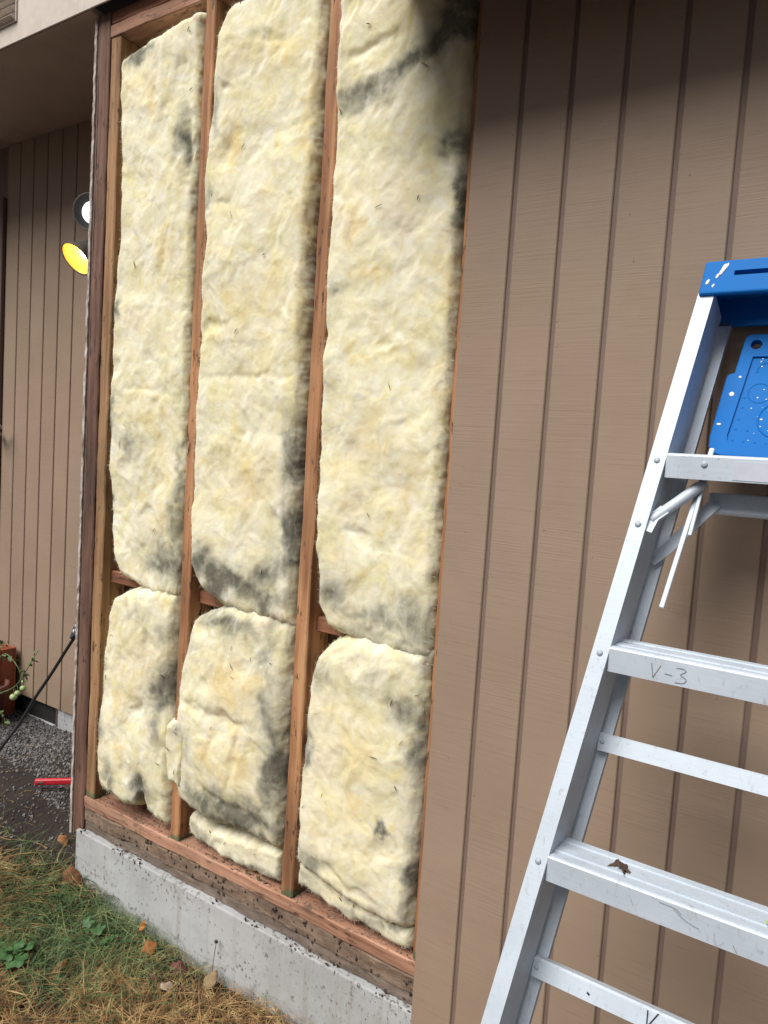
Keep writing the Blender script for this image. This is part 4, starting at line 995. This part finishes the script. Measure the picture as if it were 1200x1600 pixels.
for (x, y, z, r_) in ((-2.186, 0.25, 0.059, 0.015), (-2.158, 0.25, 0.081, 0.0125), (-2.119, 0.25, 0.111, 0.0125), (-2.118, 0.25, 0.138, 0.008)):
    b = bmesh.new(); bmesh.ops.create_uvsphere(b, u_segments=16, v_segments=10, radius=r_, matrix=Matrix.Diagonal((1, 1, 0.92, 1)))
    to = link('tomato', bm_mesh('tomato', b, True), M_tomato, pt, (x, y, z))
    link('stalk', pymesh('stalk', *tube([(0, 0, r_ * 0.85), (0.003, 0, r_ + 0.006), (-0.004, 0, r_ + 0.02)], 0.0012, 5), True), M_vine, to, (x, y, z))
pb = thing('planter_box', (-2.52, 0.36, -0.13), 'orange red planter standing behind the tomato pot at left edge', 'planter')
for lo, hi in (((-2.72, 0.33, -0.12), (-2.445, 0.342, 0.185)), ((-2.72, 0.398, -0.12), (-2.445, 0.41, 0.185)), ((-2.72, 0.3425, -0.12), (-2.708, 0.3975, 0.185)), ((-2.457, 0.3425, -0.12), (-2.445, 0.3975, 0.185))):
    box('side_panel', lo, hi, M_orange, pb, 0.002)
box('soil', (-2.7075, 0.3425, 0.0), (-2.4575, 0.3975, 0.15), M_ground, pb, 0)

# ---------------------------------------------------------------- ground cover
def scatter_stones():
    rg = np.random.default_rng(3); n = 22000
    x = rg.uniform(-3.3, -1.42, n); y = rg.uniform(-0.25, 0.44, n)
    lim = 0.10 + 0.10 * fbm(x * 4, y * 4, 2.0, 3) + 0.10 * (x + 1.9)
    keep = (y > lim) | (rg.random(n) < 0.10)
    x, y = x[keep], y[keep]; n = len(x); z = ground_h(x, y)
    ph = (1 + 5 ** .5) / 2
    ico = np.array([(-1, ph, 0), (1, ph, 0), (-1, -ph, 0), (1, -ph, 0), (0, -1, ph), (0, 1, ph), (0, -1, -ph), (0, 1, -ph), (ph, 0, -1), (ph, 0, 1), (-ph, 0, -1), (-ph, 0, 1)]) / 1.9
    fc = np.array([(0, 11, 5), (0, 5, 1), (0, 1, 7), (0, 7, 10), (0, 10, 11), (1, 5, 9), (5, 11, 4), (11, 10, 2), (10, 7, 6), (7, 1, 8), (3, 9, 4), (3, 4, 2), (3, 2, 6), (3, 6, 8), (3, 8, 9), (4, 9, 5), (2, 4, 11), (6, 2, 10), (8, 6, 7), (9, 8, 1)])
    r = rg.uniform(0.0020, 0.0056, n)
    V = ico[None] * r[:, None, None] * rg.uniform(0.6, 1.35, (n, 12, 1)) * rg.uniform(0.7, 1.3, (n, 1, 3))
    V[..., 0] += x[:, None]; V[..., 1] += y[:, None]; V[..., 2] += (z + r * 0.3)[:, None]
    F = (np.arange(n) * 12)[:, None, None] + fc[None]
    o = link('gravel', pymesh('gravel', V.reshape(-1, 3).tolist(), F.reshape(-1, 3).tolist()), M_gravel)
    tag(o, 'grey gravel spread along the foot of the porch wall', 'gravel', kind='stuff')
scatter_stones()

def blades(name, label, cat, mat, x, y, length, tilt, width, seed, lift=0.0, droop=0.5):
    rg = np.random.default_rng(seed); n = len(x); seg = 4
    az = rg.uniform(0, 2 * np.pi, n); d = np.stack([np.cos(az), np.sin(az), 0 * az], 1)
    side = np.stack([-np.sin(az), np.cos(az), rg.normal(0, 0.3, n)], 1); bend = rg.normal(0, 0.35, n)
    base = np.stack([x, y, ground_h(x, y) + lift * rg.random(n) - 0.002], 1)
    V = np.zeros((n, (seg + 1) * 2, 3))
    for k in range(seg + 1):
        t = k / seg
        h = length * np.sin(tilt) * (t - droop * t * t); q = length * np.cos(tilt) * t + length * np.sin(tilt) * 0.4 * t * t
        c = base + d * q[:, None] + np.stack([0 * h, 0 * h, h], 1) + side * (bend * length * t * t)[:, None] * [1, 1, 0.1]
        wv = width * (1 - 0.75 * t ** 1.5) / 2
        V[:, 2 * k] = c - side * wv[:, None]; V[:, 2 * k + 1] = c + side * wv[:, None]
    # stay in front of the foundation
    V[..., 1] = np.where((V[..., 0] > -1.38) & (V[..., 1] > -0.016), -0.016 - 0.2 * np.abs(V[..., 1] + 0.016) * 0, V[..., 1])
    b = (np.arange(n) * (seg + 1) * 2)[:, None]
    F = np.concatenate([b + np.array([2 * k, 2 * k + 1, 2 * k + 3, 2 * k + 2]) for k in range(seg)], 1).reshape(-1, 4)
    o = link(name, pymesh(name, V.reshape(-1, 3).tolist(), F.tolist()), mat); tag(o, label, cat, kind='stuff'); return o
rg = np.random.default_rng(11)
def region(n, x0, x1, y0, y1, dens):
    x = rg.uniform(x0, x1, n); y = rg.uniform(y0, y1, n); k = rg.random(n) < dens(x, y); return x[k], y[k]
def green_d(x, y):
    return np.clip(1.25 * np.exp(-(((x + 1.13) / 0.21) ** 2 + ((y + 0.13) / 0.17) ** 2)) + 0.55 * np.exp(-(((x + 1.32) / 0.2) ** 2 + ((y + 0.16) / 0.16) ** 2)) + 0.05, 0, 1)
def bare_d(x, y):   # bare dark soil towards the gravel
    return sstep(0.05, -0.07, y + 0.03 + 0.62 * np.maximum(0, -1.38 - x) + 0.05 * fbm(x * 7, y * 7, 6.0, 2))
x, y = region(50000, -2.0, 0.2, -0.9, -0.014, lambda x, y: np.clip((0.02 + 0.98 * bare_d(x, y)) * (1 - 0.75 * green_d(x, y)) * (0.50 + 1.3 * fbm(x * 7, y * 7, 4.0, 3)), 0, 1))
n_ = len(x); blades('dry_grass', 'dry straw coloured grass matted over the ground', 'grass', M_straw, x, y, rg.uniform(0.03, 0.15, n_), rg.uniform(0.03, 0.5, n_), rg.uniform(0.0010, 0.0030, n_), 21, 0.03)
x, y = region(14000, -0.6, 2.0, -2.2, -0.014, lambda x, y: 1.0 * ((x > 0.2) | (y < -0.9)))
n_ = len(x); blades('trodden_grass', 'thin dry grass on the ground under the ladder', 'grass', M_straw, x, y, rg.uniform(0.03, 0.13, n_), rg.uniform(0.05, 0.6, n_), rg.uniform(0.0010, 0.0027, n_), 20, 0.02)
x, y = region(900, -2.1, -1.3, -0.3, 0.3, lambda x, y: np.full_like(x, 0.35))
n_ = len(x); blades('loose_straw', 'loose straw scattered over the dark soil at left', 'straw', M_straw, x, y, rg.uniform(0.02, 0.09, n_), rg.uniform(0.0, 0.2, n_), rg.uniform(0.0008, 0.0018, n_), 22, 0.006)
x, y = region(12500, -1.75, -0.7, -0.6, -0.014, lambda x, y: green_d(x, y) * np.clip(0.85 + 1.2 * fbm(x * 9, y * 9, 14.0, 2), 0, 1))
n_ = len(x); blades('green_grass', 'green grass tuft growing at the corner of the foundation', 'grass', M_grass, x, y, rg.uniform(0.04, 0.20, n_) , rg.uniform(0.35, 1.3, n_), rg.uniform(0.0012, 0.0032, n_), 23, 0.01, 0.75)
x = np.concatenate([rg.normal(-1.05, 0.15, 260), rg.uniform(-0.95, -0.3, 40)]); y = np.concatenate([rg.normal(-0.10, 0.06, 260), rg.uniform(-0.07, -0.02, 40)])
n_ = len(x); blades('grass_stems', 'long thin arching grass stems in front of the foundation', 'grass', M_stem, x, np.minimum(y, -0.02), rg.uniform(0.12, 0.26, n_), rg.uniform(0.5, 1.3, n_), rg.uniform(0.0012, 0.0022, n_), 24, 0.01, 0.8)

# brown leaf litter worked into the grass
def litter():
    g = np.random.default_rng(77); V, F = [], []
    x = g.uniform(-2.0, 0.1, 5200); y = g.uniform(-0.8, -0.02, 5200); k = g.random(5200) < (0.2 + 0.8 * bare_d(x, y)) * (1 - 0.8 * green_d(x, y)) * np.clip(0.25 + 1.2 * fbm(x * 8, y * 8, 24.0, 2), 0, 1)
    for a, b_ in zip(x[k], y[k]):
        l = g.uniform(0.005, 0.016); V0, F0 = leaf_mesh(l, l * g.uniform(0.2, 0.45), 0, g.uniform(-0.8, 0.8), 2)
        m_ = Matrix.Translation((a, min(b_, -0.03), gh(a, b_) + g.uniform(0.0, 0.016))) @ Matrix.Rotation(g.uniform(0, 6.28), 4, 'Z') @ Matrix.Rotation(g.normal(0, 0.5), 4, 'X')
        F += [tuple(q + len(V) for q in f) for f in F0]; V += [m_ @ Vector(p) for p in V0]
    o = link('leaf_litter', pymesh('leaf_litter', V, F), mat_vary('leaf_litter', [(0.28, (0.05, 0.028, 0.018)), (0.45, (0.16, 0.062, 0.026)), (0.6, (0.27, 0.115, 0.04)), (0.76, (0.38, 0.24, 0.13))], 0.85, 35))
    tag(o, 'crumbled rust brown leaf litter among the grass', 'leaf litter', kind='stuff')
litter()

# broad leaved weeds
def weed(label, c, nl, size, seed):
    rr = random.Random(seed); z0 = gh(c[0], c[1])
    t = thing('weed_plant', (c[0], c[1], z0), label, 'weed', 'broad leaved weeds in the grass')
    V, F = [], []
    k = 22                                   # lobed palmate leaf
    rad = [size * (0.62 + 0.38 * abs(math.cos(2.5 * a)) ** 0.7) * (1 - 0.75 * math.exp(-((abs(a) - math.pi) / 0.35) ** 2)) for a in [-math.pi + 2 * math.pi * i / k for i in range(k)]]
    V = [(0, 0, 0)] + [(r_ * 0.5 * math.cos(a), r_ * 0.5 * math.sin(a), 0.012 * size / 0.03 * 0.3) for r_, a in zip(rad, [-math.pi + 2 * math.pi * i / k for i in range(k)])] + \
        [(r_ * math.cos(a), r_ * math.sin(a), 0.10 * r_ * math.sin(5 * a)) for r_, a in zip(rad, [-math.pi + 2 * math.pi * i / k for i in range(k)])]
    F = [(0, 1 + i, 1 + (i + 1) % k) for i in range(k)] + [(1 + i, 1 + k + i, 1 + k + (i + 1) % k, 1 + (i + 1) % k) for i in range(k)]
    me = pymesh('leaf', V, F, True); me.materials.append(M_weed)
    for j in range(nl):
        a = rr.uniform(0, 6.28); q = rr.uniform(0.2, 1.0) * size * 2.1; h = rr.uniform(0.02, 0.055)
        p = Vector((c[0] + q * math.cos(a), min(-0.03, c[1] + q * math.sin(a)), z0 + h))
        lf = place('leaf', me, None, t, p, (rr.uniform(-0.5, 0.5), rr.uniform(-0.2, 0.6), rr.uniform(0, 6.28)), rr.uniform(0.6, 1.15))
        link('stem', pymesh('stem', *tube([Vector((c[0], c[1], z0 - 0.005)), (p + Vector((c[0], c[1], z0))) / 2 + Vector((0, 0, 0.008)), p], 0.0011, 4), True), M_weed, t)
weed('lobed dark green weed at the left edge of the grass', (-1.205, -0.335), 12, 0.030, 1)
weed('small bright green weed in the middle of the grass tuft', (-1.10, -0.16), 7, 0.022, 2)
weed('low green weed in the grass nearest the foundation', (-1.03, -0.10), 6, 0.020, 3)
weed('green weed among straw under the corner post', (-1.27, -0.09), 6, 0.022, 4)

# fallen leaves
def fleaf(label, c, l, w_, col, rot, z=0.02, bend=0.5, lobes=0):
    m = mat_vary('dead_leaf_' + str(len(bpy.data.materials)), [(0.3, tuple(k * 0.65 for k in col)), (0.7, col)], 0.8, 60)
    V, F = leaf_mesh(l, w_, lobes, bend, 9)
    V = [(a - l / 2, b_, q + 0.10 * l * math.sin(a / l * 9 + b_ * 200)) for a, b_, q in V]
    o = link('fallen_leaf', pymesh('fallen_leaf', V, F, True), m, None, (c[0], c[1], gh(c[0], c[1]) + z + 0.012)); o.rotation_euler = rot
    md = o.modifiers.new('thickness', 'SOLIDIFY'); md.thickness = 0.0006
    tag(o, label, 'leaf', 'dead leaves on the ground')
fleaf('upright orange leaf with toothed edge beside the foundation', (-0.985, -0.045), 0.038, 0.008, (0.52, 0.18, 0.03), (1.3, -1.2, 0.3), 0.05, 0.1, 5)
fleaf('round rusty orange leaf below the upright leaf', (-0.915, -0.075), 0.040, 0.018, (0.36, 0.13, 0.035), (0.9, -0.5, 0.9), 0.03)
fleaf('crumpled rust brown leaf at the foundation corner', (-1.335, -0.045), 0.055, 0.026, (0.26, 0.095, 0.04), (0.5, -0.2, 0.4), 0.03, 0.8)
fleaf('narrow brown leaf standing in the straw left of centre', (-1.045, -0.27), 0.045, 0.010, (0.24, 0.10, 0.035), (0.6, -0.9, 1.2), 0.03)
fleaf('pale tan leaf lying in the straw below the foundation', (-0.765, -0.135), 0.045, 0.014, (0.50, 0.38, 0.28), (0.2, 0.1, 0.7), 0.025)
fleaf('tan oval leaf leaning near the foundation', (-0.69, -0.06), 0.050, 0.016, (0.36, 0.25, 0.13), (0.6, -0.9, 1.4), 0.03)
fleaf('dark red curled leaf in the straw', (-0.80, -0.075), 0.040, 0.018, (0.17, 0.05, 0.045), (0.4, -0.3, 0.2), 0.03, 0.9)
fleaf('dark brown curled leaf beside the pale tan one', (-0.83, -0.12), 0.045, 0.020, (0.13, 0.065, 0.04), (0.3, -0.2, 1.9), 0.022, 0.9)
fleaf('dark leaf at the bottom of the straw', (-0.66, -0.165), 0.042, 0.018, (0.10, 0.05, 0.045), (0.2, 0.1, 2.4), 0.022, 0.6)
fleaf('crumpled brown leaf on dark soil by the post', (-1.50, 0.035), 0.040, 0.016, (0.34, 0.15, 0.06), (0.3, 0.1, 0.2), 0.012, 0.8)
# dry weed stalk against the foundation
wk = thing('weed_stalk', (-0.70, -0.03, gh(-0.70, -0.03)), 'dry brown weed stalk with a seed head against the pale foundation', 'weed')
zz = gh(-0.70, -0.03)
M_stalk = mat_vary('dry_stalk', [(0.3, (0.14, 0.09, 0.055)), (0.7, (0.25, 0.17, 0.10))])
link('stem', pymesh('stem', *tube(spline([(-0.715, -0.03, zz), (-0.712, -0.03, zz + 0.06), (-0.708, -0.026, zz + 0.12)], 10), 0.0011, 5), True), M_stalk, wk)
b = bmesh.new(); bmesh.ops.create_icosphere(b, subdivisions=2, radius=0.005)
for v in b.verts: v.co *= 1 + 0.5 * float(pn(v.co.x * 400, v.co.y * 400, v.co.z * 400))
link('seed_head', bm_mesh('seed_head', b), M_dirt, wk, (-0.708, -0.026, zz + 0.124))

# dirt clinging to the sill and crumbs on the plate
def crumbs(name, label, cat, n, xr, yr, zf, r0, r1, mat, seed, parent=None):
    rg2 = np.random.default_rng(seed); V, F = [], []
    for j in range(n):
        x = rg2.uniform(*xr); z, y = zf(x, rg2); r_ = rg2.uniform(r0, r1)
        b0 = len(V)
        pts = [(1, 0, 0), (-1, 0, 0), (0, 1, 0), (0, -1, 0), (0, 0, 1), (0, 0, -1)]
        sc = rg2.uniform(0.5, 1.6, 3)
        for p in pts:
            k = rg2.uniform(0.6, 1.3) * r_; V.append((x + p[0] * k * sc[0], y + p[1] * k * 0.7, z + p[2] * k * sc[2]))
        for f in ((0, 2, 4), (2, 1, 4), (1, 3, 4), (3, 0, 4), (2, 0, 5), (1, 2, 5), (3, 1, 5), (0, 3, 5)): F.append(tuple(b0 + q for q in f))
    o = link(name, pymesh(name, V, F), mat, parent); tag(o, kind='stuff')
    if parent is None: tag(o, label, cat)
def at_joint(x, g):
    k = round((x + 1.341) / G); return -0.06 + g.normal(0, 0.014), -0.001 + g.normal(0, 0.001)
crumbs('clinging_dirt', '', '', 260, (-1.34, -0.08), None, lambda x, g: (-0.3, 0.1) if float(pn(x * 14, 3.3, 0)) < 0.02 else (-0.113 + g.exponential(0.006) * g.choice([-1.4, 1, 1]), -0.011 if g.random() < 0.5 else 0.003), 0.0012, 0.0050, M_dirt, 31, wall)
def jz(x, g): return g.uniform(-0.085, -0.036), 0.0015
rg3 = np.random.default_rng(9); V, F = [], []
for k in range(1, 13):
    for j in range(11):
        x = -1.341 + k * G - 0.002 + (rg3.normal(0, 0.006) if j < 6 else rg3.uniform(-0.09, 0.0)); z = rg3.uniform(-0.084, -0.037); r_ = rg3.uniform(0.001, 0.0055); b0 = len(V)
        for p in ((1, 0, 0), (-1, 0, 0), (0, 1, 0), (0, -1, 0), (0, 0, 1), (0, 0, -1)):
            q = r_ * rg3.uniform(0.6, 1.4); V.append((x + p[0] * q, 0.002 + p[1] * q, z + p[2] * q * 1.4))
        for f in ((0, 2, 4), (2, 1, 4), (1, 3, 4), (3, 0, 4), (2, 0, 5), (1, 2, 5), (3, 1, 5), (0, 3, 5)): F.append(tuple(b0 + q for q in f))
o = link('joint_dirt', pymesh('joint_dirt', V, F), M_dirt, wall); tag(o, kind='stuff')
crumbs('plate_crumbs', '', '', 420, (-1.30, -0.13), None, lambda x, g: (0.0015, g.uniform(0.0, 0.03)), 0.0008, 0.0035, M_rim, 33, wall)
V, F = [], []
for j in range(26):
    rr = random.Random(100 + j); x = min(-0.53, max(-0.88, rr.choice((-0.72, -0.62, -0.58, -0.66)) + rr.gauss(0, 0.04)))
    mt2 = Matrix.Translation((x, rr.uniform(0.002, 0.014), 0.0034 + 0.002 * rr.random())) @ Matrix.Rotation(rr.uniform(0, 3.1), 4, 'Z') @ Matrix.Rotation(rr.uniform(-0.3, 0.3), 4, 'Y') @ Matrix.Scale(rr.uniform(0.5, 1.2), 4)
    V0, F0 = leaf_mesh(0.014, 0.003, 0, 0.4, 3); F += [tuple(q + len(V) for q in f) for f in F0]; V += [mt2 @ Vector(p) for p in V0]
o = link('wood_shavings', pymesh('wood_shavings', V, F), M_stud_pale); tag(o, 'pale wood shavings scattered on the bottom plate of the middle bay', 'wood shavings', kind='stuff')

# scraps on the ladder step
so, y0, z = step_objs[2]
dl = thing('dead_leaf_scrap', (O.x + 0.043, y0 + 0.034, z + 0.002), 'crumpled dark brown leaf scrap on the lowest visible ladder step', 'leaf')
M_scrap = mat_vary('leaf_scrap', [(0.3, (0.05, 0.03, 0.022)), (0.7, (0.13, 0.08, 0.055))])
for j in range(4):
    V, F = leaf_mesh(0.018, 0.006, 2, 0.8)
    o = link('leaf_piece', pymesh('leaf_piece', V, F), M_scrap, dl, (O.x + 0.036 + 0.004 * j, y0 + 0.030 + 0.002 * j, z + 0.005 + 0.0012 * j)); o.rotation_euler = (0.7 * j, -0.4 + 0.3 * j, 1.4 * j)
yl = link('green_leaf_scrap', pymesh('green_leaf_scrap', *leaf_mesh(0.022, 0.006, 0, 0.3)), mat_vary('yellow_green_leaf', [(0.3, (0.30, 0.36, 0.06)), (0.7, (0.45, 0.50, 0.12))]), None, (O.x + 0.222, y0 + 0.02, z + 0.006))
yl.rotation_euler = (0.2, -0.2, 0.4); tag(yl, 'small yellow green leaf on the lowest visible ladder step at right', 'leaf')
md = yl.modifiers.new('thickness', 'SOLIDIFY'); md.thickness = 0.0006
